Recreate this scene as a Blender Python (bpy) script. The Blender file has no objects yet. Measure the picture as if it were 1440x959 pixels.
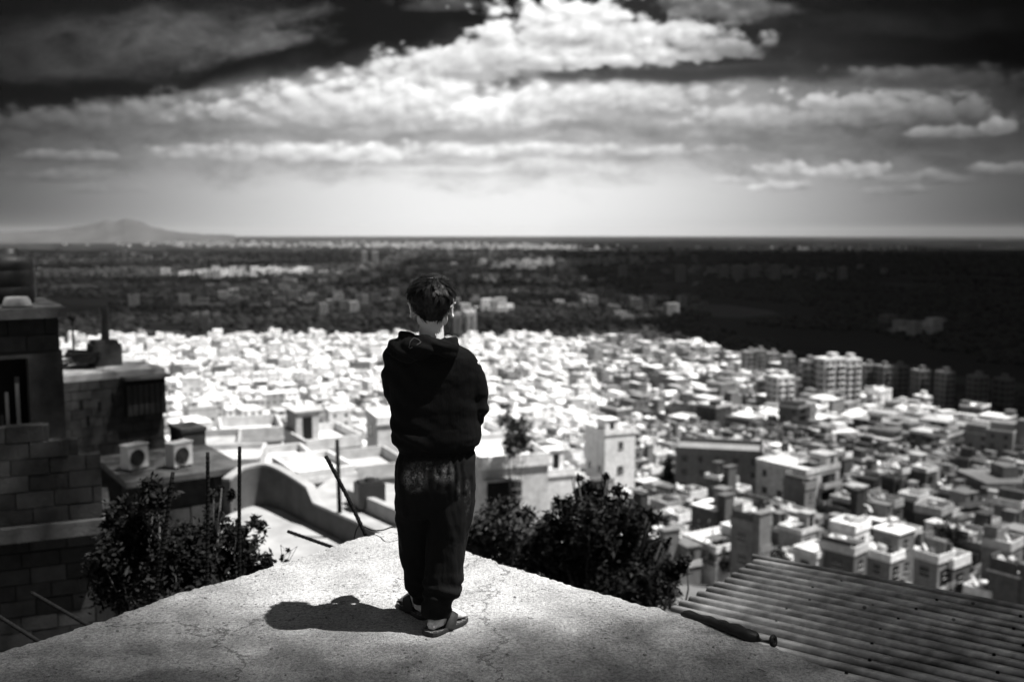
import bpy, bmesh, math, random
import numpy as np
from mathutils import Vector, Matrix, noise as mnoise
R = math.radians
BY = 4.06; BX = -0.32        # where the boy stands
rnd = random.Random(7)
C = bpy.context.scene.collection
SC = bpy.context.scene

# ------------------------------------------------------------------ camera maths
F = 1400.0; CX = 720.0; CY = 479.5; HZ = 328.0; H0 = 1.65
PITCH = math.atan((CY - HZ) / F)
cp, sp_ = math.cos(PITCH), math.sin(PITCH)
def ray(px, py):
    x = (px - CX) / F; y = -(py - CY) / F
    return Vector((x, y * sp_ + cp, y * cp - sp_))
def at_z(px, py, z):
    d = ray(px, py); t = (z - H0) / d.z
    return Vector((d.x * t, d.y * t, z))
def at_y(px, py, Y):
    d = ray(px, py); t = Y / d.y
    return Vector((d.x * t, Y, H0 + d.z * t))
def project(p):
    v = Vector(p) - Vector((0, 0, H0))
    f = v.y * cp - v.z * sp_; u = v.y * sp_ + v.z * cp
    if f < 0.01: return None
    return CX + F * v.x / f, CY - F * u / f

# ------------------------------------------------------------------ object helpers
class MB:
    def __init__(s): s.V = []; s.F = []; s.M = []
    def add(s, V, Fs, m=0):
        o = len(s.V); s.V += [tuple(v) for v in V]
        for f in Fs: s.F.append(tuple(i + o for i in f)); s.M.append(m)
    def box(s, c, d, rz=0.0, m=0, top=None, bottom=True, rot=None):
        cx, cy, cz = c; a, b, h = d[0] / 2, d[1] / 2, d[2] / 2
        ca, sa = math.cos(rz), math.sin(rz)
        V = []
        for z in (-h, h):
            for x, y in ((-a, -b), (a, -b), (a, b), (-a, b)):
                if rot is not None:
                    q = rot @ Vector((x, y, z)); V.append((cx + q.x, cy + q.y, cz + q.z))
                else: V.append((cx + x * ca - y * sa, cy + x * sa + y * ca, cz + z))
        s.add(V, [(0, 1, 5, 4), (1, 2, 6, 5), (2, 3, 7, 6), (3, 0, 4, 7)], m)
        s.add([V[4], V[5], V[6], V[7]], [(0, 1, 2, 3)], m if top is None else top)
        if bottom: s.add([V[3], V[2], V[1], V[0]], [(0, 1, 2, 3)], m)
    def solid(s, c, d, m=0):      # watertight box
        cx, cy, cz = c; a, b, h = d[0] / 2, d[1] / 2, d[2] / 2
        V = [(cx + x, cy + y, cz + z) for z in (-h, h) for x, y in ((-a, -b), (a, -b), (a, b), (-a, b))]
        s.add(V, [(0, 1, 5, 4), (1, 2, 6, 5), (2, 3, 7, 6), (3, 0, 4, 7), (4, 5, 6, 7), (3, 2, 1, 0)], m)
    def tube(s, P, r, n=8, m=0, cap=True):
        P = [Vector(p) for p in P]
        if not isinstance(r, (list, tuple)): r = [r] * len(P)
        o = len(s.V); ref = Vector((0.31, 0.2, 0.93))
        prev = None
        for i, p in enumerate(P):
            t = (P[min(i + 1, len(P) - 1)] - P[max(i - 1, 0)]).normalized()
            if prev is None:
                a = t.cross(ref)
                if a.length < 1e-3: a = t.cross(Vector((1, 0, 0)))
            else: a = prev - t * prev.dot(t)
            a.normalize(); prev = a; b = t.cross(a)
            for k in range(n):
                th = 2 * math.pi * k / n
                q = p + (a * math.cos(th) + b * math.sin(th)) * r[i]
                s.V.append(tuple(q))
        for i in range(len(P) - 1):
            for k in range(n):
                k2 = (k + 1) % n
                s.F.append((o + i * n + k, o + i * n + k2, o + (i + 1) * n + k2, o + (i + 1) * n + k)); s.M.append(m)
        if cap:
            s.F.append(tuple(o + k for k in reversed(range(n)))); s.M.append(m)
            s.F.append(tuple(o + (len(P) - 1) * n + k for k in range(n))); s.M.append(m)
    def loft(s, rings, m=0, cap=True):
        o = len(s.V); n = len(rings[0])
        for r in rings: s.V += [tuple(p) for p in r]
        for i in range(len(rings) - 1):
            for k in range(n):
                k2 = (k + 1) % n
                s.F.append((o + i * n + k, o + i * n + k2, o + (i + 1) * n + k2, o + (i + 1) * n + k)); s.M.append(m)
        if cap:
            s.F.append(tuple(o + k for k in reversed(range(n)))); s.M.append(m)
            s.F.append(tuple(o + (len(rings) - 1) * n + k for k in range(n))); s.M.append(m)
    def ball(s, c, r, m=0, nu=16, nv=10, rot=None):
        c = Vector(c)
        if not isinstance(r, (list, tuple)): r = (r, r, r)
        o = len(s.V)
        def put(x, y, z):
            q = Vector((x * r[0], y * r[1], z * r[2]))
            if rot is not None: q = rot @ q
            s.V.append(tuple(c + q))
        put(0, 0, -1)
        for j in range(1, nv):
            ph = math.pi * j / nv
            for k in range(nu):
                th = 2 * math.pi * k / nu
                put(math.sin(ph) * math.cos(th), math.sin(ph) * math.sin(th), -math.cos(ph))
        put(0, 0, 1); top = len(s.V) - 1
        for k in range(nu):
            k2 = (k + 1) % nu
            s.F.append((o, o + 1 + k2, o + 1 + k)); s.M.append(m)
            for j in range(nv - 2):
                a = o + 1 + j * nu
                s.F.append((a + k, a + k2, a + nu + k2, a + nu + k)); s.M.append(m)
            a = o + 1 + (nv - 2) * nu
            s.F.append((a + k, a + k2, top)); s.M.append(m)
    def mesh(s, name, mats=(), smooth=False):
        me = bpy.data.meshes.new(name)
        me.from_pydata(s.V, [], s.F)
        for m in mats: me.materials.append(m)
        me.polygons.foreach_set('material_index', s.M)
        if smooth: me.polygons.foreach_set('use_smooth', [True] * len(s.F))
        me.update(); return me
    def obj(s, name, mats, parent=None, smooth=False, loc=None):
        if not isinstance(mats, (list, tuple)): mats = [mats]
        return link(name, s.mesh(name, mats, smooth), parent, loc)
def link(name, me, parent=None, loc=None):
    o = bpy.data.objects.new(name, me); C.objects.link(o)
    if parent is not None: o.parent = parent
    if loc is not None: o.location = loc
    return o
def empty(name, loc=(0, 0, 0), rz=0):
    o = bpy.data.objects.new(name, None); C.objects.link(o); o.location = loc; o.rotation_euler = (0, 0, rz)
    return o
def tag(o, label=None, cat=None, group=None, kind=None):
    if label: o['label'] = label
    if cat: o['category'] = cat
    if group: o['group'] = group
    if kind: o['kind'] = kind
    return o
def copy_tree(o, parent=None):
    c = o.copy(); C.objects.link(c)
    if parent is not None: c.parent = parent
    for ch in KIDS.get(o.name, ()): copy_tree(ch, c)
    return c
KIDS = {}
def kid(o, parent):
    KIDS.setdefault(parent.name, []).append(o); return o
def fuse(mb, voxel, smooth_it=6, fac=0.5):
    me = mb.mesh('tmp'); o = bpy.data.objects.new('tmp', me); C.objects.link(o)
    m = o.modifiers.new('r', 'REMESH'); m.mode = 'VOXEL'; m.voxel_size = voxel; m.adaptivity = 0
    if smooth_it:
        k = o.modifiers.new('s', 'SMOOTH'); k.factor = fac; k.iterations = smooth_it
    dg = bpy.context.evaluated_depsgraph_get()
    out = bpy.data.meshes.new_from_object(o.evaluated_get(dg))
    bpy.data.objects.remove(o); bpy.data.meshes.remove(me)
    out.polygons.foreach_set('use_smooth', [True] * len(out.polygons))
    return out
def displace(me, fn):
    me.update(); n = len(me.vertices)
    co = np.empty(n * 3, np.float32); no = np.empty(n * 3, np.float32)
    me.vertices.foreach_get('co', co); me.vertex_normals.foreach_get('vector', no)
    co = co.reshape(n, 3); no = no.reshape(n, 3); d = np.array([fn(Vector(c), Vector(q)) or 0.0 for c, q in zip(co.tolist(), no.tolist())], np.float32)
    co = co + no * d[:, None]; me.vertices.foreach_set('co', co.ravel()); me.update()

def spline(P, k=8):
    P = [Vector(p) for p in P]; out = []
    for i in range(len(P) - 1):
        p0, p1, p2, p3 = P[max(i - 1, 0)], P[i], P[i + 1], P[min(i + 2, len(P) - 1)]
        for j in range(k):
            t_ = j / k
            out.append(0.5 * ((2 * p1) + (p2 - p0) * t_ + (2 * p0 - 5 * p1 + 4 * p2 - p3) * t_ ** 2 + (3 * p1 - p0 - 3 * p2 + p3) * t_ ** 3))
    out.append(P[-1]); return out

# ------------------------------------------------------------------ node helpers
class NT:
    def __init__(s, tree): s.t = tree; s.t.nodes.clear()
    def n(s, typ, **kw):
        o = s.t.nodes.new(typ)
        for k, v in kw.items(): setattr(o, k, v)
        return o
    def put(s, sock, v):
        if v is None: return
        if isinstance(v, bpy.types.NodeSocket): s.t.links.new(v, sock)
        else: sock.default_value = v
    def math(s, op, a, b=None, c=None, clamp=False):
        o = s.n('ShaderNodeMath', operation=op, use_clamp=clamp)
        s.put(o.inputs[0], a); s.put(o.inputs[1], b)
        if c is not None: s.put(o.inputs[2], c)
        return o.outputs[0]
    def vm(s, op, a, b=None):
        o = s.n('ShaderNodeVectorMath', operation=op)
        s.put(o.inputs[0], a)
        if b is not None: s.put(o.inputs[1], b)
        return o.outputs['Value'] if op in ('LENGTH', 'DOT_PRODUCT') else o.outputs[0]
    def comb(s, x, y, z=0.0):
        o = s.n('ShaderNodeCombineXYZ'); s.put(o.inputs[0], x); s.put(o.inputs[1], y); s.put(o.inputs[2], z); return o.outputs[0]
    def sep(s, v):
        o = s.n('ShaderNodeSeparateXYZ'); s.put(o.inputs[0], v); return o.outputs
    def mapr(s, v, a, b, c=0.0, d=1.0, t='SMOOTHSTEP'):
        o = s.n('ShaderNodeMapRange', interpolation_type=t); s.put(o.inputs[0], v)
        for i, q in enumerate((a, b, c, d)): s.put(o.inputs[i + 1], q)
        return o.outputs[0]
    def mix(s, f, a, b):          # float mix
        o = s.n('ShaderNodeMix', data_type='FLOAT'); s.put(o.inputs[0], f); s.put(o.inputs[2], a); s.put(o.inputs[3], b); return o.outputs[0]
    def noise(s, vec, scale, detail=4.0, rough=0.5, dist=0.0, lac=2.0):
        o = s.n('ShaderNodeTexNoise'); s.put(o.inputs['Vector'], vec)
        o.inputs['Scale'].default_value = scale; o.inputs['Detail'].default_value = detail
        o.inputs['Roughness'].default_value = rough; o.inputs['Distortion'].default_value = dist; o.inputs['Lacunarity'].default_value = lac
        return o.outputs['Fac']
    def voro(s, vec, scale, feature='F1', out='Distance', rand=1.0):
        o = s.n('ShaderNodeTexVoronoi', feature=feature); s.put(o.inputs['Vector'], vec); o.inputs['Scale'].default_value = scale
        o.inputs['Randomness'].default_value = rand
        return o.outputs[out]
    def grey(s, v):
        o = s.n('ShaderNodeCombineColor')
        for i in range(3): s.put(o.inputs[i], v)
        return o.outputs[0]
    def bump(s, h, strength, dist):
        o = s.n('ShaderNodeBump'); s.put(o.inputs['Height'], h); o.inputs['Strength'].default_value = strength; o.inputs['Distance'].default_value = dist
        return o.outputs[0]
    def bsdf(s, col, rough=0.8, spec=0.3, metal=0.0, normal=None, sheen=0.0):
        o = s.n('ShaderNodeBsdfPrincipled')
        s.put(o.inputs['Base Color'], col if isinstance(col, bpy.types.NodeSocket) else (col, col, col, 1))
        s.put(o.inputs['Roughness'], rough); o.inputs['Specular IOR Level'].default_value = spec; o.inputs['Metallic'].default_value = metal
        if sheen: o.inputs['Sheen Weight'].default_value = sheen
        if normal is not None: s.put(o.inputs['Normal'], normal)
        out = s.n('ShaderNodeOutputMaterial'); s.t.links.new(o.outputs[0], out.inputs[0]); return o
def newmat(name):
    m = bpy.data.materials.new(name); m.use_nodes = True; return m, NT(m.node_tree)
def simple(name, a, rough=0.8, spec=0.3, metal=0.0, var=0.25, scale=6.0, bump=0.0, bscale=40.0, bdist=0.01, detail=5.0):
    m, t = newmat(name); pos = t.n('ShaderNodeTexCoord').outputs['Object']
    n = t.noise(pos, scale, detail, 0.6)
    v = t.mapr(n, 0.25, 0.75, a * (1 - var), a * (1 + var), 'LINEAR')
    nb = t.bump(t.noise(pos, bscale, 4.0, 0.6), bump, bdist) if bump else None
    t.bsdf(t.grey(v), rough, spec, metal, nb); return m

# ------------------------------------------------------------------ materials
M = {}
# plaster: albedo from the object's own colour, weathered with rain streaks and patches
def plaster(name, k=1.0, rough=0.9):
    m, t = newmat(name); oi = t.n('ShaderNodeObjectInfo'); pos = t.n('ShaderNodeNewGeometry').outputs['Position']
    base = t.sep(oi.outputs['Color'])[0]
    n = t.noise(pos, 0.35, 6, 0.6); n2 = t.noise(t.vm('MULTIPLY', pos, (1.3, 1.3, 0.12)), 1.0, 4, 0.6)
    f = t.math('MULTIPLY', t.mapr(n, 0.3, 0.7, 0.84, 1.1, 'LINEAR'), t.mapr(n2, 0.3, 0.7, 0.86, 1.08, 'LINEAR'))
    f = t.math('MULTIPLY', f, t.mapr(t.noise(pos, 1.7, 6, .68), .34, .62, .72, 1.06, 'LINEAR'))
    v = t.math('MULTIPLY', t.math('MULTIPLY', base, f), k)
    t.bsdf(t.grey(v), rough, 0.15); return m
M['plaster'] = plaster('plaster'); M['roof'] = plaster('roof_screed', 1.1)
for i, a in enumerate((0.2, 0.42, 0.64, 0.76, 0.84)): M['tone%d' % i] = simple('town_plaster_%d' % i, a, 0.9, 0.15, var=0.18, scale=0.3)
M['glass'] = simple('window_glass', 0.03, 0.25, 0.5, var=0.4, scale=1.0)
M['dark'] = simple('dark_opening', 0.012, 0.9, 0.1)
M['iron'] = simple('rusty_iron', 0.009, 0.8, 0.05, 0.0, var=0.5, scale=30, bump=0.5, bscale=120, bdist=0.003)
M['cable'] = simple('black_cable', 0.012, 0.5, 0.4)
M['acwhite'] = simple('aged_white_enamel', 0.5, 0.5, 0.4, var=0.2)
M['tank'] = simple('tank_metal', 0.4, 0.5, 0.5, 0.3, var=0.25)
M['tankdark'] = simple('black_tank_plastic', 0.02, 0.5, 0.4)
M['bark'] = simple('bark', 0.07, 0.9, 0.2, var=0.4, scale=12, bump=0.8, bscale=30, bdist=0.02)
M['shutter'] = simple('dark_shutter', 0.02, 0.7, 0.3, var=0.4, scale=3)
M['cap'] = simple('concrete_cap', 0.085, 0.9, 0.2, var=0.3, scale=3, bump=0.5, bscale=25, bdist=0.02)
M['ledge'] = simple('pale_concrete', 0.3, 0.9, 0.2, var=0.3, scale=1.5, bump=0.4, bscale=20, bdist=0.02)
for i, a in enumerate((0.03, 0.04, 0.052)): M['block%d' % i] = simple('concrete_block_%d' % i, a, 0.95, 0.1, var=0.35, scale=5, bump=0.9, bscale=45, bdist=0.012)
M['mortar'] = simple('mortar', 0.035, 0.95, 0.1, var=0.4, scale=8, bump=0.6, bscale=60, bdist=0.01)
M['chalk'] = simple('pale_block_face', 0.3, 0.95, 0.1, var=0.3, scale=5)
def leafmat(name, a, trans=0.25):
    m, t = newmat(name); pos = t.n('ShaderNodeNewGeometry').outputs['Position']
    v = t.mapr(t.noise(pos, 2.2, 3, 0.6), 0.3, 0.7, a * 0.6, a * 1.5, 'LINEAR')
    b = t.bsdf(t.grey(v), 0.7, 0.1); b.inputs['Transmission Weight'].default_value = 0.0
    return m
M['leaf'] = leafmat('leaf', 0.011); M['leafpale'] = leafmat('leaf_pale', 0.042); M['leaffar'] = leafmat('leaf_far', 0.03)

# rough cast concrete of the roof
m, t = newmat('cast_concrete'); pos = t.n('ShaderNodeTexCoord').outputs['Object']
big = t.noise(pos, 0.9, 6, 0.62, 0.4); mid = t.noise(pos, 7, 6, 0.65); fine = t.noise(pos, 60, 5, 0.7); grit = t.noise(pos, 170, 3, 0.7)
pit = t.mapr(t.voro(pos, 34), 0.10, 0.24, 1.0, 0.0); pitm = t.mapr(t.noise(pos, 9, 3, 0.6), 0.46, 0.62)
pit2 = t.mapr(t.voro(t.vm('ADD', pos, (3.1, 1.7, 0.3)), 95), 0.12, 0.3, 1.0, 0.0); pitm2 = t.mapr(t.noise(pos, 21, 3, 0.6), 0.45, 0.6)
pits = t.math('MAXIMUM', t.math('MULTIPLY', pit, pitm), t.math('MULTIPLY', t.math('MULTIPLY', pit2, pitm2), 0.8))
a = t.mapr(big, 0.3, 0.72, 0.38, 0.50, 'LINEAR')
a = t.math('MULTIPLY', a, t.mapr(mid, 0.25, 0.75, 0.78, 1.18, 'LINEAR'))
a = t.math('MULTIPLY', a, t.mapr(fine, 0.3, 0.7, 0.45, 1.42, 'LINEAR'))
blot = t.noise(t.vm('ADD', pos, (7.3, 2.1, 0)), 2.6, 7, .68, .8); a = t.math('MULTIPLY', a, t.mapr(blot, .36, .60, .80, 1.06))      # old damp stains
a = t.math('MULTIPLY', a, t.mapr(grit, 0.34, 0.5, 0.42, 1.1, 'LINEAR'))
crk = t.n('ShaderNodeTexVoronoi', feature='DISTANCE_TO_EDGE'); crk.inputs['Scale'].default_value = .62; t.put(crk.inputs['Vector'], t.vm('ADD', pos, t.vm('MULTIPLY', t.vm('SUBTRACT', t.comb(t.noise(pos, 5, 6, .65), t.noise(t.vm('ADD', pos, (9, 0, 0)), 5, 6, .65), .5), (.5, .5, .5)), (.5, .5, 0))))
cr = t.mapr(crk.outputs['Distance'], .001, .006, 1.0, 0.0)
a = t.math('MULTIPLY', a, t.mapr(pits, 0, 1, 1.0, 0.35, 'LINEAR')); a = t.math('MULTIPLY', a, t.mapr(cr, 0, 1, 1.0, 0.4, 'LINEAR'))
hgt = t.math('ADD', t.math('MULTIPLY', fine, 0.5), t.math('ADD', t.math('MULTIPLY', mid, 0.9), t.math('MULTIPLY', grit, 0.35)))
hgt = t.math('SUBTRACT', hgt, t.math('MULTIPLY', pits, 0.5))
t.bsdf(t.grey(a), 0.92, 0.2, normal=t.bump(hgt, 1.0, 0.018)); M['slab'] = m

# galvanised corrugated sheet with rust stains
m, t = newmat('galvanised_sheet'); pos = t.n('ShaderNodeTexCoord').outputs['Object']
st = t.noise(t.vm('MULTIPLY', pos, (0.5, 3.5, 1)), 2.0, 6, 0.6); sp = t.noise(pos, 14, 4, 0.6)
a = t.math('MULTIPLY', t.mapr(st, 0.34, 0.66, 0.14, 0.44, 'LINEAR'), t.mapr(sp, 0.3, 0.7, 0.75, 1.2, 'LINEAR'))
spots = t.mapr(t.voro(pos, 5.5), 0.05, 0.09, 0.25, 1.0)
a = t.math('MULTIPLY', a, spots)
zz = t.sep(pos)[2]; a = t.math('MULTIPLY', a, t.mapr(t.math('MULTIPLY_ADD', t.math('SUBTRACT', st, .5), .03, zz), -.012, .012, .10, 1.0))    # rib shading painted dark into the troughs
t.bsdf(t.grey(a), t.mapr(st, 0.3, 0.7, 0.55, 0.36, 'LINEAR'), 0.4, 0.6, t.bump(sp, 0.2, 0.008)); M['sheet'] = m

# cloth, skin, hair, rubber
def cloth(name, a, dust=False):
    m, t = newmat(name); pos = t.n('ShaderNodeTexCoord').outputs['Object']
    w = t.noise(pos, 420, 2, 0.6); fold = t.noise(t.vm('MULTIPLY', pos, (1.0, 1.0, 0.35)), 22, 4, 0.6)
    v = t.mapr(w, 0.3, 0.7, a * 0.75, a * 1.25, 'LINEAR')
    if dust:
        x, y, z = t.sep(pos)
        n = t.noise(pos, 26, 7, 0.72); n2 = t.noise(pos, 110, 4, 0.7)
        tot = None
        for (px, py, rx, rz, am) in ((583, 672, 0.055, 0.062, 1.0), (625, 665, 0.05, 0.05, 0.75), (657, 700, 0.014, 0.09, 0.35), (645, 690, 0.010, 0.06, 0.3), (600, 654, 0.09, 0.02, 0.3)):
            p = at_y(px, py, BY - .1)
            dd = t.vm('LENGTH', t.vm('MULTIPLY', t.vm('SUBTRACT', pos, (p.x - BX, 0, p.z)), (1 / rx, 0, 1 / rz)))
            k = t.mapr(t.math('ADD', dd, t.math('MULTIPLY', t.math('SUBTRACT', n, 0.5), 1.6)), 0.6, 1.15, am, 0.0)
            tot = k if tot is None else t.math('MAXIMUM', tot, k)
        back = t.mapr(y, 0.0, -0.03, 0.0, 1.0)
        spk = t.math('MULTIPLY', t.mapr(n, 0.42, 0.66, 0.1, 1.0), t.mapr(n2, 0.35, 0.65, 0.3, 1.0))
        k = t.math('MULTIPLY', t.math('MULTIPLY', tot, spk), back)
        v = t.mix(t.math('MULTIPLY', k, 0.9), v, 0.42)
    nb = t.bump(t.math('ADD', t.math('MULTIPLY', fold, 1.0), t.math('MULTIPLY', w, 0.05)), 0.5, 0.012)
    t.bsdf(t.grey(v), 0.95, 0.12, 0.0, nb, 0.0); return m
M['hoodie'] = cloth('black_fleece', 0.0065); M['trousers'] = cloth('dusty_dark_jersey', 0.011, True)
m, t = newmat('skin'); pos = t.n('ShaderNodeTexCoord').outputs['Object']
b = t.bsdf(t.grey(t.mapr(t.noise(pos, 30, 4, 0.6), 0.3, 0.7, 0.62, 0.72, 'LINEAR')), 0.55, 0.35, 0, t.bump(t.noise(pos, 260, 3, 0.6), 0.15, 0.002))
b.inputs['Subsurface Weight'].default_value = 0.0; M['skin'] = m
m, t = newmat('hair'); pos = t.n('ShaderNodeTexCoord').outputs['Object']
t.bsdf(t.grey(t.mapr(t.noise(pos, 90, 3, 0.6), 0.3, 0.7, 0.004, 0.012, 'LINEAR')), 0.5, 0.22); M['hair'] = m
M['eye'] = simple('eye_white', 0.6, 0.2, 0.5)
M['cord'] = simple('pale_cord', 0.11, 0.8, 0.2)
M['rubber'] = simple('dark_rubber', 0.03, 0.7, 0.3, var=0.4, scale=20, bump=0.4, bscale=150, bdist=0.002)
m, t = newmat('patterned_insole'); pos = t.n('ShaderNodeTexCoord').outputs['Object']
vv = t.mapr(t.voro(pos, 55, 'DISTANCE_TO_EDGE'), 0.05, 0.12, 0.16, 0.035)
t.bsdf(t.grey(vv), 0.7, 0.3); M['insole'] = m
M['stone'] = simple('pebble', 0.24, 0.95, 0.15, var=0.5, scale=40)
# ------------------------------------------------------------------ terrain
PD = [0, 10, 20, 40, 60, 100, 130, 200, 350, 550, 900, 1300, 1800, 1e6]
PZ = [-7, -8, -11, -18, -26, -36, -44, -54, -77, -100, -121, -135, -140, -140]
def terr(x, y):
    d = math.hypot(x, y)
    return float(np.interp(d, PD, PZ))
AZB = [-0.7, -0.45, -0.2, 0.0, 0.13, 0.2, 0.28, 0.34, 0.42, 0.5, 0.7]
FARB = [1350, 1330, 1270, 1230, 1150, 1040, 820, 640, 560, 520, 480]
def town_far(x, y): return float(np.interp(math.atan2(x, y), AZB, FARB))

# ground material: bare hillside, dusty town lanes, dark orchard plain with a patchwork of fields
m, t = newmat('hillside_dust'); pos = t.n('ShaderNodeNewGeometry').outputs['Position']
v = t.mapr(t.noise(pos, 0.05, 7, 0.65), 0.3, 0.7, 0.07, 0.2, 'LINEAR')
t.bsdf(t.grey(v), 0.95, 0.1, normal=t.bump(t.noise(pos, 0.8, 5, 0.6), 0.6, 0.4)); M['dust'] = m
m, t = newmat('orchard_plain'); pos = t.n('ShaderNodeNewGeometry').outputs['Position']
cell = t.n('ShaderNodeTexVoronoi'); t.put(cell.inputs['Vector'], t.vm('MULTIPLY', pos, (1.0, 0.8, 0.0))); cell.inputs['Scale'].default_value = 1 / 190.0
r = t.sep(cell.outputs['Color'])[0]
field = t.mapr(r, 0.80, 1.0, 0.012, 0.06, 'LINEAR')
nn = t.noise(t.vm('MULTIPLY', pos, (1.0, 0.55, 0)), 1 / 900.0, 7, 0.62)
v = t.math('MULTIPLY', field, t.mapr(nn, 0.3, 0.7, 0.5, 1.7, 'LINEAR'))
bare = t.mapr(t.noise(t.vm('MULTIPLY', pos, (0.5, 1.0, 0)), 1 / 2600.0, 4, 0.55), 0.58, 0.68, 0.0, 0.05)
v = t.math('ADD', v, bare)
t.bsdf(t.grey(v), 0.95, 0.05); M['plain'] = m

def build_ground():
    ds = [0.5, 6, 10, 15, 20, 30, 40, 50, 60, 80, 100, 130, 165, 200, 250, 300, 350, 420, 500, 560, 640, 740, 820, 900, 1000, 1100, 1200, 1300, 1400, 1600, 1800, 2400, 3200, 4500, 6500, 9000, 13000, 19000, 28000, 45000]
    na = 180; mb = MB(); mb.V.append((0, 0, -7))
    for d in ds:
        for k in range(na):
            a = 2 * math.pi * k / na; x, y = d * math.sin(a), d * math.cos(a)
            j = 0.0
            if 25 < d < 1200: j = mnoise.noise(Vector((x / 60, y / 60, 0))) * 1.2
            mb.V.append((x, y, terr(x, y) + j))
    for k in range(na): mb.F.append((0, 1 + (k + 1) % na, 1 + k)); mb.M.append(0)
    for i in range(len(ds) - 1):
        for k in range(na):
            k2 = (k + 1) % na; a = 1 + i * na; b = a + na
            am = 2 * math.pi * (k + 0.5) / na; dm = (ds[i] + ds[i + 1]) / 2
            mb.F.append((a + k, a + k2, b + k2, b + k)); mb.M.append(0 if dm < town_far(math.sin(am), math.cos(am)) * 1.0 else 1)
    o = mb.obj('ground', [M['dust'], M['plain']], smooth=True); tag(o, kind='structure')
build_ground()

# far hill on the horizon
def build_hill():
    Y0 = 16000.0; prof = [(-60, 329), (20, 326.5), (70, 324), (105, 320), (130, 315), (150, 310), (160, 312), (175, 309.5), (187, 308), (197, 312), (212, 319), (228, 322), (245, 326), (275, 329), (330, 331)]
    mb = MB(); rows = []
    n = 120; xs = np.linspace(-60, 330, n); hs = np.interp(xs, [p[0] for p in prof], [p[1] for p in prof])
    for j in range(9):
        s = j / 8; Y = Y0 + (s - 0.5) * 4000; k = math.sin(math.pi * s) ** 0.8
        for i in range(n):
            p = at_y(xs[i], hs[i], Y0)
            z = -141 + (p.z + 141) * k * (1 + 0.10 * mnoise.noise(Vector((xs[i] / 14, s * 4, 0))))
            mb.V.append((p.x * Y / Y0, Y, z))
    for j in range(8):
        for i in range(n - 1):
            a = j * n + i; mb.F.append((a, a + 1, a + n + 1, a + n)); mb.M.append(0)
    o = mb.obj('hills', [simple('hill_rock', 0.07, 0.95, 0.05, var=0.3, scale=0.002)], smooth=True); tag(o, kind='structure')
build_hill()

# ------------------------------------------------------------------ the concrete roof under the boy
def build_slab():
    A = at_z(548, 746, 0)
    le = [at_z(*q, 0) for q in ((-260, 985), (0, 914), (150, 868), (250, 832), (330, 811), (400, 789), (460, 770), (500, 756), (530, 748))]
    re = [at_z(*q, 0) for q in ((575, 748), (640, 767), (700, 789), (740, 801), (800, 819), (850, 833), (900, 847), (950, 859), (1050, 893), (1120, 918), (1200, 950), (1420, 1040))]
    path = [Vector((le[0].x - 0.6, -3, 0))] + le + [A] + re + [Vector((re[-1].x + 0.2, -3, 0))]
    pts = []; r2 = random.Random(3)
    for a, b in zip(path[:-1], path[1:]):
        n = max(2, int((b - a).length / 0.012)) if a.y > 2 and b.y > 2 else 3
        for i in range(n):
            p = a.lerp(b, i / n)
            if a.y > 2:
                t_ = (b - a).normalized(); nr = Vector((-t_.y, t_.x, 0))
                j = 0.016 * mnoise.noise(p * 6) + 0.012 * mnoise.noise(p * 27) - 0.030 * max(0, mnoise.noise(p * 11 + Vector((3, 8, 1))) - .32) + 0.004 * r2.uniform(-1, 1)
                p = p + nr * j
            pts.append(p)
    cen = Vector((-0.3, 2.0, 0)); n = len(pts); mb = MB()
    def ring(inset, z, jz):
        o = len(mb.V)
        for p in pts:
            d = (cen - p); d.z = 0; d.normalize(); q = p + d * inset
            mb.V.append((q.x, q.y, z + jz * (mnoise.noise(q * 21) + 0.7 * mnoise.noise(q * 55))))
        return o
    # interior rings give the top a faint unevenness
    rings = [ring(1.2, 0, 0.0)] + [ring(0.6, 0, 0.0), ring(.06, 0, 0.0)] + [ring(s, 0, 0.002) for s in (0.045, 0.032)] + [ring(0.018, -0.002, 0.004), ring(0.004, -0.014, 0.006), ring(0.0, -0.04, 0.006), ring(0.006, -0.20, 0.004), ring(0.1, -0.22, 0)]
    mb.F.append(tuple(range(n - 1, -1, -1))); mb.M.append(0)
    for a, b in zip(rings[:-1], rings[1:]):
        for i in range(n):
            i2 = (i + 1) % n; mb.F.append((a + i, a + i2, b + i2, b + i)); mb.M.append(0)
    root = empty('concrete_house', (0, 0, -8))
    tag(root, 'unfinished concrete house whose rough flat roof the boy stands on', 'house')
    o = mb.obj('roof_slab', [M['slab']], root); o.location = (0, 0, 8)
    for p in o.data.polygons: p.use_smooth = False
    bm = bmesh.new(); bm.from_mesh(o.data); bmesh.ops.recalc_face_normals(bm, faces=bm.faces); bm.to_mesh(o.data); bm.free()
    # walls under the slab
    w = MB(); base = [cen + (p - cen) * 0.88 for p in (path[0], path[2], A, path[-3], path[-1])]
    k = len(base)
    for z in (-0.215, -8.0):
        for p in base: w.V.append((p.x, p.y, z))
    for i in range(k): w.F.append((i, (i + 1) % k, k + (i + 1) % k, k + i)); w.M.append(0)
    wo = w.obj('wall', [M['block1']], root); wo.location = (0, 0, 8)
build_slab()
def in_slab(p):
    A = at_z(548, 746, 0); L = at_z(0, 914, 0); Rr = at_z(1200, 950, 0)
    def side(a, b): return (b.x - a.x) * (p.y - a.y) - (b.y - a.y) * (p.x - a.x)
    return side(L, A) < -0.03 and side(A, Rr) < -0.03
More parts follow.
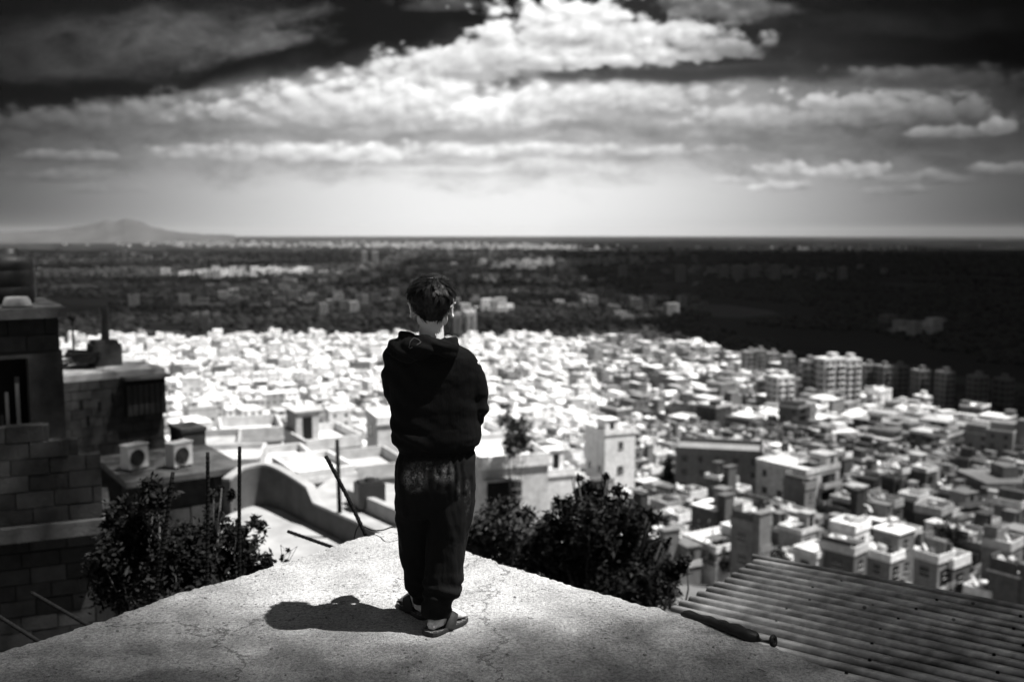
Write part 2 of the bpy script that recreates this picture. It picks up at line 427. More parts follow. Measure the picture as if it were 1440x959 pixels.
def build_grit():
    mb = MB(); r2 = random.Random(11); k = 0
    while k < 900:
        p = Vector((r2.uniform(-2, 1.3), r2.uniform(2.2, 5.5), 0))
        if not in_slab(p): continue
        k += 1; s = 0.0015 + 0.0055 * r2.random() ** 4
        rr = Matrix.Rotation(r2.random() * 6, 3, 'Z')
        o = len(mb.V); mb.ball((p.x, p.y, s * 0.3), (s * r2.uniform(.8, 1.5), s * r2.uniform(.7, 1.1), s * r2.uniform(.5, .9)), nu=6, nv=4, rot=rr)
        for i in range(o, len(mb.V)):
            v = mb.V[i]; mb.V[i] = (v[0] + r2.uniform(-.2, .2) * s, v[1] + r2.uniform(-.2, .2) * s, v[2] + r2.uniform(-.15, .15) * s)
    tag(mb.obj('grit', [M['stone']]), 'loose grit and crumbs scattered over the concrete roof', 'grit', kind='stuff')
build_grit()

# ------------------------------------------------------------------ the boy
def B(px, py, y=0.0):
    p = at_y(px, py, BY + y); return Vector((p.x - BX, y, p.z))
def ering(pl, pr, py, yc, ry, n=32, pw=2.3):
    a = B(pl, py, yc); b = B(pr, py, yc); cx = (a.x + b.x) / 2; rx = (b.x - a.x) / 2; z = (a.z + b.z) / 2
    out = []
    for k in range(n):
        th = 2 * math.pi * k / n; c, s = math.cos(th), math.sin(th)
        out.append(Vector((cx + rx * math.copysign(abs(c) ** (2 / pw), c), yc + ry * math.copysign(abs(s) ** (2 / pw), s), z)))
    return out
def fbm(p, s, o=3):
    v = 0; a = 1
    for i in range(o): v += a * mnoise.noise(p * s); a *= 0.5; s *= 2.1
    return v

def foot_parts(mb, heel, toe, inner):
    ax = (toe - heel); L = ax.length; ax.normalize(); sd = Vector((-ax.y, ax.x, 0)) * inner   # towards the big toe
    def P(u, v, z): return heel + ax * (u * L) + sd * v + Vector((0, 0, z))
    def ell(u, v, z, rx, ry, rz):
        return Matrix((ax, sd, Vector((0, 0, 1)))).transposed(), P(u, v, z), (rx, ry, rz)
    sole = 0.020
    secs = [(0.02, 0, .018, .018), (0.08, 0, .026, .028), (0.2, 0, .030, .038), (0.32, 0, .029, .046), (0.45, 0.002, .031, .040), (0.6, 0.004, .036, .031), (0.72, 0.004, .038, .024), (0.8, 0.003, .036, .018)]
    rings = []
    for u, v, w, h in secs:
        r = []
        for k in range(16):
            th = 2 * math.pi * k / 16
            r.append(P(u, v + w * math.cos(th), sole + h * (0.92 + math.sin(th)) if math.sin(th) > -0.9 else sole))
        rings.append(r)
    mb.loft(rings)
    for i in range(5):
        v = 0.030 - i * 0.0148; ln = (.92, .93, .905, .88, .845)[i]; r = (.0125, .0092, .0088, .0085, .0082)[i]
        a = P(0.74, v * 0.9, sole + .014); b = P(0.86 if i else .87, v, sole + .013); c = P(ln + .03, v * 1.02, sole + .009)
        mb.tube([a, b, c, c + ax * .004], [r * 1.05, r, r * .95, r * .6], 10)
    ank = P(0.22, 0, 0.075); return ank
def outline(heel, toe, inner, grow=0.0):
    ax = (toe - heel); L = ax.length; ax.normalize(); sd = Vector((-ax.y, ax.x, 0)) * inner
    wid = [(0.0, .012, .012), (.02, .024, .024), (.08, .034, .034), (.2, .037, .037), (.4, .034, .036), (.55, .037, .041), (.7, .043, .045), (.82, .045, .042), (.92, .042, .032), (.98, .030, .018), (1.0, .016, .006)]
    up = [heel + ax * (u * L * 1.06 - .016) + sd * (a + grow) for u, a, b in wid]; dn = [heel + ax * (u * L * 1.06 - .016) - sd * (b + grow) for u, a, b in wid]
    return up + dn[::-1]

def build_boy():
    root = empty('person', (BX, BY, 0))
    tag(root, 'boy seen from behind in black hoodie, dusty dark joggers and flip-flops on the concrete roof', 'person')
    # ---- body: one continuous mesh (head, neck, trunk, arms with hands, legs with feet)
    b = MB()
    hc = B(607, 424, 0.015)
    b.ball(hc + Vector((0, 0.0, 0.012)), (0.073, 0.092, 0.088), nu=28, nv=18)                     # cranium
    b.ball(hc + Vector((0, 0.052, -0.048)), (0.056, 0.052, 0.066), nu=24, nv=14)                  # face and jaw
    b.ball(hc + Vector((0, 0.086, -0.096)), (0.024, 0.02, 0.018))                                 # chin
    for s in (-1, 1):
        b.ball(hc + Vector((s * 0.046, 0.028, -0.072)), (0.018, 0.04, 0.03))                      # jaw corners
        b.ball(hc + Vector((s * 0.035, 0.078, -0.026)), (0.022, 0.02, 0.018))                     # cheeks
        b.ball(hc + Vector((s * 0.03, 0.088, 0.016)), (0.024, 0.012, 0.008))                      # brow
        # ear: flat disc tilted away from the head with a thicker rim and lobe
        ec = hc + Vector((s * 0.088, -0.004, -0.033)); rot = Matrix.Rotation(s * R(-24), 3, 'Z') @ Matrix.Rotation(s * R(10), 3, 'Y')
        b.ball(ec - Vector((s * 0.006, -.004, 0)), (0.006, 0.014, 0.025), rot=rot)
        pts = []
        for k in range(15):
            th = R(-120 + k * 18); pts.append(ec + rot @ Vector((s * 0.004, -math.cos(th) * 0.017 - 0.001, math.sin(th) * 0.030)))
        b.tube(pts, [.0035] + [.0048] * 13 + [.003], 8)
        b.ball(ec + rot @ Vector((0, 0.004, -0.027)), (0.0055, 0.008, 0.010), rot=rot)
        b.ball(ec + Vector((-s * 0.014, 0.008, -0.004)), (0.016, 0.010, 0.018))
    b.tube([hc + Vector((0, 0.098, 0.006)), hc + Vector((0, 0.108, -0.014)), hc + Vector((0, 0.115, -0.030))], [.007, .009, .012], 10)   # nose
    for s in (-1, 1): b.ball(hc + Vector((s * .01, .105, -.032)), .0075)
    b.ball(hc + Vector((0, .1, -.056)), (.022, .009, .0055)); b.ball(hc + Vector((0, .098, -.066)), (.019, .009, .0065))                 # lips
    nb = B(607, 492, 0.0)
    b.tube([hc + Vector((0, 0.004, -0.02)), hc + Vector((0, 0.0, -0.075)), nb + Vector((0, -.005, .03)), nb + Vector((0, 0, -.02))], [.050, .0495, .052, .065], 24)
    # trunk
    b.loft([ering(580, 634, 484, 0, .05), ering(556, 658, 505, 0, .075), ering(560, 655, 540, 0, .085), ering(568, 650, 590, 0, .08), ering(566, 652, 630, 0, .085), ering(565, 658, 665, 0, .09), ering(580, 640, 700, 0, .07)])
    def arm(S, E, W, side):
        b.tube([S, S.lerp(E, .35), S.lerp(E, .75), E, E.lerp(W, .3), E.lerp(W, .75), W], [.043, .038, .033, .030, .030, .024, .019], 16)
        ax = (W - E).normalized(); up = Vector((0, 0, 1)); sd = ax.cross(up).normalized() ; up = sd.cross(ax)
        palm = W + ax * .045
        b.ball(palm, (.030, .040, .015), rot=Matrix((sd, ax, up)).transposed())
        for i in range(4):
            o = W + ax * .07 + sd * (.024 - i * .016); ln = (.052, .06, .056, .044)[i]
            p1 = o + ax * ln * .45 - up * .004; p2 = o + ax * ln * .75 - up * .018; p3 = o + ax * ln * .8 - up * .036
            b.tube([o - ax * .02, p1, p2, p3], [.0088, .0085, .0078, .0065], 8)
        o = W + ax * .02 + sd * side * .024
        b.tube([o, o + sd * side * .02 + ax * .02 - up * .008, o + sd * side * .022 + ax * .044 - up * .016], [.011, .0098, .0075], 8)
    ELl, ELr = B(560, 570, .03), B(668, 588, .02)
    WRl, WRr = B(592, 568, .165), B(630, 572, .17)
    arm(B(556, 505, 0), ELl, WRl, 1); arm(B(661, 508, 0), ELr, WRr, -1)
    # legs and feet
    hR, tR = at_z(604, 893, 0), at_z(657, 868, 0); hL, tL = at_z(600, 869, 0), at_z(557, 842, 0)
    loc = Vector((BX, BY, 0)); hR -= loc; tR -= loc; hL -= loc; tL -= loc
    tR = hR + (tR - hR).normalized() * .225; tL = hL + (tL - hL).normalized() * .225
    aR = foot_parts(b, hR, tR, 1); aL = foot_parts(b, hL, tL, -1)
    kL, kR = B(583, 765, .085), B(629, 765, -.01)
    b.tube([B(588, 672, 0), B(586, 715, .04), kL, kL.lerp(aL, .35) + Vector((0, .0, 0)), kL.lerp(aL, .8), aL + Vector((0, 0, -.02)), aL + Vector((0, 0, -.045))], [.07, .06, .042, .042, .031, .031, .03], 20)
    b.tube([B(634, 672, 0), B(632, 715, .01), kR, kR.lerp(aR, .35) + Vector((0, .0, 0)), kR.lerp(aR, .8), aR + Vector((0, 0, -.02)), aR + Vector((0, 0, -.045))], [.07, .06, .042, .042, .031, .031, .03], 20)
    me = fuse(b, 0.0045, 5); me.materials.append(M['skin'])
    body = link('body', me, root)
    for s in (-1, 1):
        e = MB(); e.ball(hc + Vector((s * .03, .084, -.004)), .0125); e.obj('eye', [M['eye']], body, True)

    # ---- hair
    h = MB()
    h.ball(hc + Vector((0.0, -0.004, 0.034)), (0.090, 0.108, 0.064), nu=30, nv=18)
    h.ball(hc + Vector((0.0, -0.030, 0.010)), (0.083, 0.076, 0.074), nu=30, nv=18)
    h.ball(hc + Vector((0.002, -0.036, -0.036)), (0.056, 0.050, 0.044), nu=24, nv=14)
    h.ball(hc + Vector((0.0, 0.06, 0.055)), (0.078, 0.058, 0.042), nu=24, nv=12)
    for s in (-1, 1): h.ball(hc + Vector((s * .074, 0.028, 0.004)), (0.010, 0.03, 0.03))
    hm = fuse(h, 0.006, 4)
    whorl = hc + Vector((0.030, -0.035, 0.105)); r2 = random.Random(5)
    hm.update(); pts = [(v.co.copy(), v.normal.copy()) for v in hm.vertices]
    displace(hm, lambda c, n: 0.0022 * fbm(Vector((c.x * 3, c.y * 3, c.z * .8)), 40, 2))
    hb = MB()
    hb.add([v.co[:] for v in hm.vertices], [tuple(p.vertices) for p in hm.polygons])
    for i in range(620):                       # tufts of strands that lean together
        c0, n0 = pts[r2.randrange(len(pts))]
        if n0.z < -0.6: continue
        fl = (c0 - whorl); fl = fl - n0 * fl.dot(n0)
        if fl.length < 1e-4: continue
        fl.normalize(); sw = n0.cross(fl); high = c0.z > hc.z + .03
        fl = (fl + sw * (0.5 * mnoise.noise(c0 * 20) + .25 + r2.uniform(-.45, .45)) + Vector((0, 0, -0.35 if not high else -.05))).normalized()
        fl = (fl - n0 * fl.dot(n0) * .8).normalized()
        ln = r2.uniform(.026, .05) * (1 if high else .75); lift = r2.uniform(.10, .42) * (1.15 if high else .3)
        tip = c0 + fl * ln + n0 * (lift * ln * .6)
        for k in range(11):
            off = Vector((r2.gauss(0, 1), r2.gauss(0, 1), r2.gauss(0, 1))) * .0055; off -= n0 * off.dot(n0); c = c0 + off
            w = r2.uniform(.0006, .0014); sd = n0.cross(fl) * w; e = tip + off * r2.uniform(.1, .7) + fl * r2.uniform(-.006, .006)
            p0 = c - n0 * .004; p1 = c.lerp(e, .38) + n0 * (lift * ln * .55); p2 = c.lerp(e, .75) + n0 * (lift * ln * .30)
            hb.add([p0 - sd, p0 + sd, p1 + sd, p1 - sd, p2 + sd * .7, p2 - sd * .7, e], [(0, 1, 2, 3), (3, 2, 4, 5), (5, 4, 6)])
    # ragged hair line at the nape
    for i in range(500):
        th = R(r2.uniform(-165, -15)); x = math.cos(th) * .066; y = math.sin(th) * .05 - .030
        z = -0.060 + .022 * abs(math.cos(th)) ** 1.5 + r2.uniform(-.004, .018)
        p0 = hc + Vector((x, y, z)); d = Vector((-x * .25 + r2.uniform(-.006, .006), -.0 + .012, -.018 * r2.uniform(.6, 1.3))); w = .0011
        hb.add([p0 + Vector((-w, 0, 0)), p0 + Vector((w, 0, 0)), p0 + d], [(0, 1, 2)])
    bpy.data.meshes.remove(hm)
    hb.obj('hair', [M['hair']], root, True)

    # ---- hoodie
    g = MB()
    g.loft([ering(590, 622, 474, 0, .05), ering(574, 632, 480, -.002, .066), ering(560, 647, 487, -.004, .080), ering(551, 660, 493, -.005, .09), ering(546, 669, 501, -.006, .098), ering(545, 673, 530, -.008, .108), ering(548, 673, 565, -.006, .112),
            ering(549, 674, 595, -.004, .117), ering(549, 676.5, 612, -.004, .122), ering(553, 675, 622, -.003, .120), ering(560, 668, 627, -.002, .110), ering(561, 667, 633, -.002, .107), ering(566, 662, 637, 0, .1)])
    def sleeve(P, W):
        pts = [B(px, py, y) for px, py, y, r in P]; rr = [r * .0029 for px, py, y, r in P]; E = pts[-1]; r0 = rr[-1]
        g.tube(pts + [E.lerp(W, .2) + Vector((0, 0, -.004)), E.lerp(W, .5), E.lerp(W, .85), E.lerp(W, .97)], rr + [r0, r0 * .92, r0 * .8, r0 * .6], 22)
    sleeve([(560, 499, -.005, 13), (556, 508, -.005, 17.5), (553.5, 531, -.002, 18), (556, 551, .012, 17.5), (563, 565, .035, 16)], B(592, 566, .15))
    sleeve([(651, 504, -.005, 13), (656.5, 512, -.005, 17), (665, 531, -.005, 18), (669, 552, .0, 18.5), (670, 570, .012, 18.5), (666, 583, .03, 17)], B(632, 570, .155))
    g.ball(B(610, 575, .09), (.10, .075, .10), nu=24, nv=14)
    g.ball(B(553, 500, 0), .042); g.ball(B(655, 510, 0), .045)
    gm = fuse(g, 0.0055, 5)
    def wr(c, n):
        if c.z < .77: return 0.0026 * math.sin(c.x * 420 + 260 * c.y) * (1 if abs(c.z - .752) < .02 else .3)
        d = 0.008 * fbm(Vector((c.x * 1.0, c.y, c.z * 1.5)), 7, 3)
        d += 0.006 * math.sin((c.z * 1.0 + c.x * .55) * 75 + 3 * mnoise.noise(c * 6)) * max(0, mnoise.noise(c * 5 + Vector((3, 1, 2))) + .25)
        if c.z < .86: d += .007 * max(0, mnoise.noise(Vector((c.x * 15, c.y * 15, c.z * 4))))
        return d
    displace(gm, wr); gm.materials.append(M['hoodie']); hood_root = link('hoodie', gm, root)
    # hood lying on the back: collar roll round the neck and a slack bag
    k = MB(); path = []; rad = []
    for i in range(29):
        th = R(-90 + 360 * i / 28); c = B(604, 483, 0.0)
        x = math.cos(th) * .098; y = math.sin(th) * .088 - .006
        z = .010 - .012 * math.sin(th) * 0 + (-.010 if math.sin(th) < -.6 else .008) - .03 * max(0, math.sin(th)) + (.006 if x < -.05 else -.014 if x > .05 else 0)
        path.append(c + Vector((x, y, z))); rad.append(.027 + .007 * max(0, -math.sin(th)) + .005 * (x < -.04))
    k.tube(path, rad, 14)
    k.ball(B(583, 491, -.105), (.098, .052, .050), nu=24, nv=14, rot=Matrix.Rotation(R(-14), 3, 'Y'))
    k.ball(B(622, 489, -.098), (.070, .045, .034), nu=24, nv=14, rot=Matrix.Rotation(R(22), 3, 'Y'))
    k.ball(B(560, 487, -.06), (.052, .055, .036), nu=20, nv=12, rot=Matrix.Rotation(R(-18), 3, 'Y'))
    km = fuse(k, .0055, 4)
    displace(km, lambda c, n: .006 * fbm(c, 14, 3) + .0045 * math.sin(c.z * 150 + c.x * 60 + 4 * mnoise.noise(c * 9)))
    km.materials.append(M['hoodie']); hd = link('hood', km, hood_root)
    co = MB(); lp = [B(575, 489, -.155), B(577, 480, -.152), B(582, 475, -.14), B(588, 477, -.14), B(592, 481, -.148), B(585, 486, -.156), B(576, 490, -.158)]
    co.tube(lp, .0016, 6); co.obj('cord', [M['cord']], hood_root, True)

    # ---- trousers
    q = MB()
    q.loft([ering(568, 660, 626, 0, .085), ering(563, 667, 633, 0, .100), ering(557, 670, 645, -.003, .113), ering(554.5, 670.5, 663, -.006, .122), ering(554.5, 670, 683, -.004, .120), ering(556, 668, 700, 0, .112), ering(566, 660, 722, .01, .09)])
    q.loft([ering(556, 616, 680, 0, .10), ering(555, 617, 704, .012, .100), ering(557.5, 612, 728, .045, .092), ering(560, 609, 752, .066, .086), ering(563, 607, 776, .084, .078), ering(568.5, 606, 798, .098, .072), ering(567.5, 606, 812, .104, .074), ering(568.5, 603, 824, .107, .075), ering(573, 604, 832, .108, .066), ering(580, 601, 837, .112, .045), ering(581, 600, 845, .114, .042)])
    q.loft([ering(608, 669, 680, 0, .10), ering(606, 668, 704, -.004, .102), ering(603, 663.5, 728, -.012, .098), ering(600.5, 658, 754, -.016, .092), ering(599, 654.5, 783, -.022, .086), ering(597.5, 652, 806, -.026, .083), ering(596.5, 651.5, 822, -.036, .083), ering(596, 649, 834, -.044, .075), ering(595, 641, 842, -.052, .062), ering(594, 636, 850, -.056, .056), ering(594, 634, 866, -.060, .054)])
    qm = fuse(q, .0055, 4)
    zg = B(600, 655).z
    def wt(c, n):
        d = .009 * fbm(Vector((c.x * 1.6, c.y * 1.6, c.z * .7)), 8, 3)
        if c.z < .5: d += .005 * math.sin((c.z + c.x * (1 if c.x > 0 else -1) * .9) * 62 + 4 * mnoise.noise(c * 5)) * max(0, mnoise.noise(c * 4 + Vector((5, 0, 2))) + .2)
        top = max(0, 1 - abs(c.z - zg - .03) / .12)
        d += top * .004 * math.sin(c.x * 210 + 3 * mnoise.noise(c * 10)) * (1 + mnoise.noise(Vector((c.x * 30, 0, c.z * 4))))
        if c.z > .38: d += .0035 * min(1, max(0, (c.x - .04) / .04)) * math.sin(c.x * 190 + c.z * 30 + 6 * mnoise.noise(c * 5)) * max(0, .3 + mnoise.noise(Vector((c.x * 8, c.y * 8, c.z * 3 + 4))))
        low = max(0, 1 - abs(c.z - .15) / .14)
        d += low * .009 * math.sin(c.z * 130 + c.x * 30 + 5 * mnoise.noise(c * 7)) * max(0, mnoise.noise(c * 6) + .35)
        return d
    displace(qm, wt); qm.materials.append(M['trousers']); link('trousers', qm, root)

    # ---- flip-flops: sole > strap
    for heel, toe, inner in ((hR, tR, 1), (hL, tL, -1)):
        ax = (toe - heel); L = ax.length; ax.normalize(); sd = Vector((-ax.y, ax.x, 0)) * inner
        f = MB(); o0 = outline(heel, toe, inner, .004); o1 = outline(heel, toe, inner, .006); n = len(o0)
        zs = [(o0, .001), (o1, .006), (o1, .017), (o0, .0205)]
        for pp, z in zs:
            for p in pp: f.V.append((p.x, p.y, z))
        for j in range(3):
            for i in range(n):
                i2 = (i + 1) % n; f.F.append((j * n + i, j * n + i2, (j + 1) * n + i2, (j + 1) * n + i)); f.M.append(0)
        f.F.append(tuple(range(n - 1, -1, -1))); f.M.append(0); f.F.append(tuple(3 * n + i for i in range(n))); f.M.append(1)
        fo = f.obj('flip_flop', [M['rubber'], M['insole']], root)
        bm = bmesh.new(); bm.from_mesh(fo.data); bmesh.ops.recalc_face_normals(bm, faces=bm.faces); bm.to_mesh(fo.data); bm.free()
        for s in (1, -1):
            st = MB(); rings = []
            P = lambda u, v, z: heel + ax * (u * L) + sd * v + Vector((0, 0, z))
            ctr = [(.34, s * .043, .012), (.38, s * .044, .034), (.45, s * .040, .056), (.53, s * .031, .066), (.61, s * .021 + .004, .062), (.69, s * .010 + .009, .052), (.76, .014, .041), (.82, .016, .026)]
            cs = spline(ctr, 4); N_ = len(cs) - 1
            for i, (u, v, z) in enumerate(cs):
                a = P(u, v, z); w = float(np.interp(i / N_ * 7, range(8), (.022, .022, .021, .019, .017, .014, .010, .005)))
                tn = (P(*cs[min(i + 1, N_)]) - P(*cs[max(i - 1, 0)])).normalized(); up = Vector((0, s * 0, 1)) + sd * s * .8; bn = tn.cross(up).normalized(); th = bn.cross(tn).normalized() * .003
                rings.append([a - bn * w - th, a + bn * w - th, a + bn * w + th, a - bn * w + th])
            st.loft(rings); st.obj('strap', [M['rubber']], fo, True)
build_boy()
# ------------------------------------------------------------------ rods, wire, pipe on the roof edge
def rod(p0, p1, r, label, bend=0.0):
    a, b = Vector(p0), Vector(p1); n = 14; P = []
    for i in range(n + 1):
        t_ = i / n; q = a.lerp(b, t_); q += Vector((math.sin(t_ * 3.1) * bend, 0, 0)); P.append(q - a)
    mb = MB(); mb.tube(P, [r] * len(P), 8)
    # ribs of the reinforcing bar
    L = (b - a).length; k = int(L / .03)
    for i in range(1, k):
        q = (b - a) * (i / k) + Vector((math.sin(i / k * 3.1) * bend, 0, 0)); d = (b - a).normalized() * .004
        mb.tube([q - d, q + d], [r * 1.14] * 2, 8)
    o = mb.obj('rebar_rod', [M['iron']], loc=a, smooth=True); return tag(o, label, 'rod', 'reinforcing rods standing out of the concrete roof')
Yr = 6.1
rod(at_y(206, 905, Yr), at_y(243, 664, Yr), .012, 'leaning iron rod in front of the left bush, shortest of the three uprights', .01)
rod(at_y(289, 900, Yr), at_y(292, 636, Yr), .0115, 'upright iron rod rising from the bush below the fan unit, middle of three', .006)
rod(at_y(338, 900, Yr), at_y(337, 628, Yr), .0115, 'upright iron rod before the dark curved parapet, tallest of the three', -.004)
rod(at_z(516, 756, -.03), at_y(458, 641, 5.35), .0105, 'iron rod leaning left from the roof corner with a wire at its foot', .006)
rod(at_y(470, 770, 5.7), at_y(405, 747, 5.9), .010, 'short iron rod lying almost flat past the left roof edge')
rod(at_y(384, 800, 5.25), at_y(378, 783, 5.25), .010, 'tiny iron rod stub poking up at the left roof edge')
rod(at_y(135, 885, 6.0), at_y(44, 833, 6.4), .012, 'iron rod sloping down across the lower block wall')
rod(at_y(60, 905, 5.6), at_y(-20, 855, 5.8), .012, 'iron rod at the bottom left corner of the block wall')
w = MB(); pts = [at_y(497, 765, 5.42), at_y(500, 748, 5.41), at_y(505, 739, 5.40), at_y(512, 740, 5.40), at_y(524, 745, 5.36), at_y(538, 745, 5.3), at_y(556, 741, 5.2), at_y(585, 745, 5.1)]
last = at_z(585, 750, .006); pts[-1] = last
w.tube(spline(pts), .0038, 7); tag(w.obj('wire', [M['cable']], smooth=True), 'thin black wire looping from the leaning rod along the roof corner', 'wire')
# black plastic pipe / flap over the right-hand edge
def build_pipe():
    P = [at_z(952, 862, .010), at_z(985, 872, .02), at_z(1020, 884, .03), at_z(1045, 893, .028), at_z(1062, 899, .012), at_z(1078, 901, .018)]
    off = Vector((.035, .03, -.012)); P = [p + off for p in P]
    root = empty('drain_pipe', P[0]); tag(root, 'black rubber drain hose with an open end lying along the right roof edge', 'hose')
    mb = MB(); S = [p - P[0] for p in spline(P, 6)]; n = len(S)
    rad = [float(np.interp(i / n, (0, .06, .2, .4, .58, .66, .7, .76, 1), (.016, .024, .027, .029, .033, .031, .016, .007, .007))) * (1 + .30 * mnoise.noise(Vector((i * .5, 2, 1)))) for i in range(n)]
    mb.tube(S, rad, 14); mb.V = [(x + .006 * mnoise.noise(Vector((x * 30, y * 30, z * 30))), y, z * .85 + .010 * mnoise.noise(Vector((x * 22, y * 22, z * 30 + 5)))) for x, y, z in mb.V]; mb.obj('hose_body', [M['cable']], root, True)
    mb = MB(); e = S[-1]; d = (S[-1] - S[-3]).normalized(); a = d.cross(Vector((0, 0, 1))).normalized(); u = a.cross(d)
    ringp = [e + (a * math.cos(k / 12 * 2 * math.pi) + u * math.sin(k / 12 * 2 * math.pi)) * .018 for k in range(13)]
    mb.tube(ringp, .009, 8, cap=False); mb.obj('hose_collar', [M['tankdark']], root, True)
build_pipe()

# ------------------------------------------------------------------ corrugated sheet roof to the right
def build_sheet():
    z0 = -.72; A = at_z(1066, 790, z0); Rr = at_z(1440, 862, z0); L = at_z(946, 859, z0)
    u = (Rr - A).normalized(); v = (L - A).normalized(); n = 20
    p = .118; W = (L - A).length; wid = W * 2.3; LEN = 5.6
    root = empty('corrugated_shed', A + Vector((0, 0, -5.5))); tag(root, 'shed with a rust-stained corrugated metal roof below the right roof edge', 'shed')
    mb = MB(); nv = int(wid / p * 14); nu = 30; r2 = random.Random(2)
    for i in range(nu + 1):
        for j in range(nv + 1):
            s = j / nv * wid; ph = s / p * 2 * math.pi
            q = u * (i / nu * LEN) + v * s
            h = .034 * max(-.75, min(.8, 1.35 * math.sin(ph))) + .012 * mnoise.noise(Vector((i / nu * 4, s * 1.2, 0)))
            if i == 0: q = q + u * (.03 * mnoise.noise(Vector((s * 5, 0, 7))) + .012 * math.cos(ph))
            mb.V.append((q.x, q.y, h))
    for i in range(nu):
        for j in range(nv):
            a = i * (nv + 1) + j; mb.F.append((a, a + 1, a + nv + 2, a + nv + 1)); mb.M.append(0)
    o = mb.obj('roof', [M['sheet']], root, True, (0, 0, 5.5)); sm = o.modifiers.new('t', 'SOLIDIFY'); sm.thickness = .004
    rg = MB()      # ridge capping and fixing screws
    rg.tube([Vector((0, 0, .02)) - u * .05 - v * .02, u * LEN - v * .02 + Vector((0, 0, .02))], [.028, .028], 10)
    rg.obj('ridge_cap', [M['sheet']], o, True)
    sc = MB()
    for i in range(1, 9):
        for j in range(1, 15, 2):
            s = (j + .25) * p + r2.uniform(-.004, .004); q = u * (i * .6 + r2.uniform(-.06, .06)) + v * s
            if s < wid: sc.tube([q + Vector((0, 0, .024)), q + Vector((0, 0, .036))], [.011, .008], 7)
    sc.obj('screws', [M['iron']], o)
    wl = MB(); q0, q1, q2, q3 = u * .12 + v * .12, u * (LEN - .1) + v * .12, u * (LEN - .1) + v * (wid - .1), u * .12 + v * (wid - .1)
    V = [(q.x, q.y, z) for z in (-.03 + 5.5, -3.5) for q in (q0, q1, q2, q3)]
    wl.add(V, [(0, 1, 5, 4), (1, 2, 6, 5), (2, 3, 7, 6), (3, 0, 4, 7)]); wl.obj('wall', [M['block1']], root)
build_sheet()

# ------------------------------------------------------------------ leafy bushes and trees
def leaves(mb, blobs, n, size, r2, clump=0.3, per=26):
    tot = sum(b[1][0] * b[1][1] * b[1][2] for b in blobs)
    for c, rr in blobs:
        k = max(1, int(n * (rr[0] * rr[1] * rr[2]) / tot / per)); c = Vector(c)
        for i in range(k):
            d = Vector((r2.gauss(0, 1), r2.gauss(0, 1), r2.gauss(0, 1))).normalized() * r2.uniform(.35, 1.05) ** .6
            cc = c + Vector((d.x * rr[0], d.y * rr[1], d.z * rr[2])); cl = clump * min(rr) * r2.uniform(.5, 1.3)
            mi = 0 if r2.random() < .86 else 1
            for j in range(per):
                p = cc + Vector((r2.gauss(0, 1), r2.gauss(0, 1), r2.gauss(0, 1))) * cl * .6
                a = Vector((r2.gauss(0, 1), r2.gauss(0, 1), r2.gauss(0, .7))).normalized(); b = a.orthogonal().normalized()
                b = Matrix.Rotation(r2.random() * 6.28, 3, a) @ b; s = size * r2.uniform(.6, 1.4)
                mb.add([p - a * s, p - b * s * .42 , p + a * s * 1.1, p + b * s * .42], [(0, 1, 2, 3)], mi)
def bush(name, base, blobs, n, size, label, cat, group=None, mats=('leaf', 'leafpale'), limbs=True, seed=1, trunk_r=.1):
    r2 = random.Random(seed); base = Vector(base); root = empty(name, base); tag(root, label, cat, group)
    mb = MB(); leaves(mb, [(Vector(c) - base, r) for c, r in blobs], n, size, r2)
    mb.obj('crown', [M[m_] for m_ in mats], root)
    tr = MB(); top = sum((Vector(c) - base for c, r in blobs), Vector()) / len(blobs); fork = top * .45
    tr.tube([Vector((0, 0, 0)), fork * .5 + Vector((.06, .03, 0)), fork], [trunk_r, trunk_r * .8, trunk_r * .65], 10)
    for c, r in blobs:
        e = Vector(c) - base; mid = fork.lerp(e, .5) + Vector((r2.uniform(-.1, .1), r2.uniform(-.1, .1), .1))
        tr.tube([fork, mid, e + Vector((0, 0, r[2] * .6))], [trunk_r * .45, trunk_r * .28, trunk_r * .08], 7)
        for i in range(4):
            q = e + Vector((r2.uniform(-1, 1) * r[0], r2.uniform(-1, 1) * r[1], r2.uniform(-.6, 1) * r[2])) * .95
            tr.tube([mid.lerp(e, .6), mid.lerp(q, .7), q], [trunk_r * .16, trunk_r * .1, trunk_r * .03], 5)
    tr.obj('trunk', [M['bark']], root, True); return root
def pb(Y, lst):      # (px, py, radius in photo px) -> blobs at distance Y
    out = []
    for px, py, r in lst:
        c = at_y(px, py, Y + rnd.uniform(-.3, .3)); q = r / F * Y; out.append((c, (q, q * .9, q * .9)))
    return out
bl = pb(7.6, [(178, 735, 34), (222, 700, 30), (205, 760, 42), (262, 775, 42), (312, 770, 40), (348, 745, 24), (366, 785, 24), (190, 810, 55), (255, 830, 55), (320, 815, 45), (312, 695, 16), (160, 780, 34), (365, 815, 20), (300, 735, 22)])
bush('leafy_bush', at_y(260, 1230, 7.6), bl, 23000, .025, 'dark leafy bush with long leaves under the three iron rods', 'bush', seed=4, trunk_r=.06, mats=('leaf', 'leaf'))
bl = pb(10.5, [(820, 738, 42), (780, 762, 38), (868, 752, 42), (908, 795, 40), (840, 795, 54), (758, 800, 36), (800, 825, 42), (885, 832, 50), (832, 694, 22), (872, 702, 20), (910, 738, 22), (788, 716, 20), (932, 838, 24), (748, 768, 20), (812, 672, 10), (852, 668, 9), (930, 770, 14), (768, 735, 12), (895, 712, 10)])
bush('leafy_tree', at_y(840, 1150, 10.5), bl, 26000, .034, 'big dark leafy tree right of the boy behind the roof edge', 'tree', seed=8, trunk_r=.12)
bl = pb(12.5, [(700, 735, 34), (730, 745, 34), (690, 770, 34), (735, 780, 34), (675, 745, 22), (715, 712, 18), (665, 775, 24)])
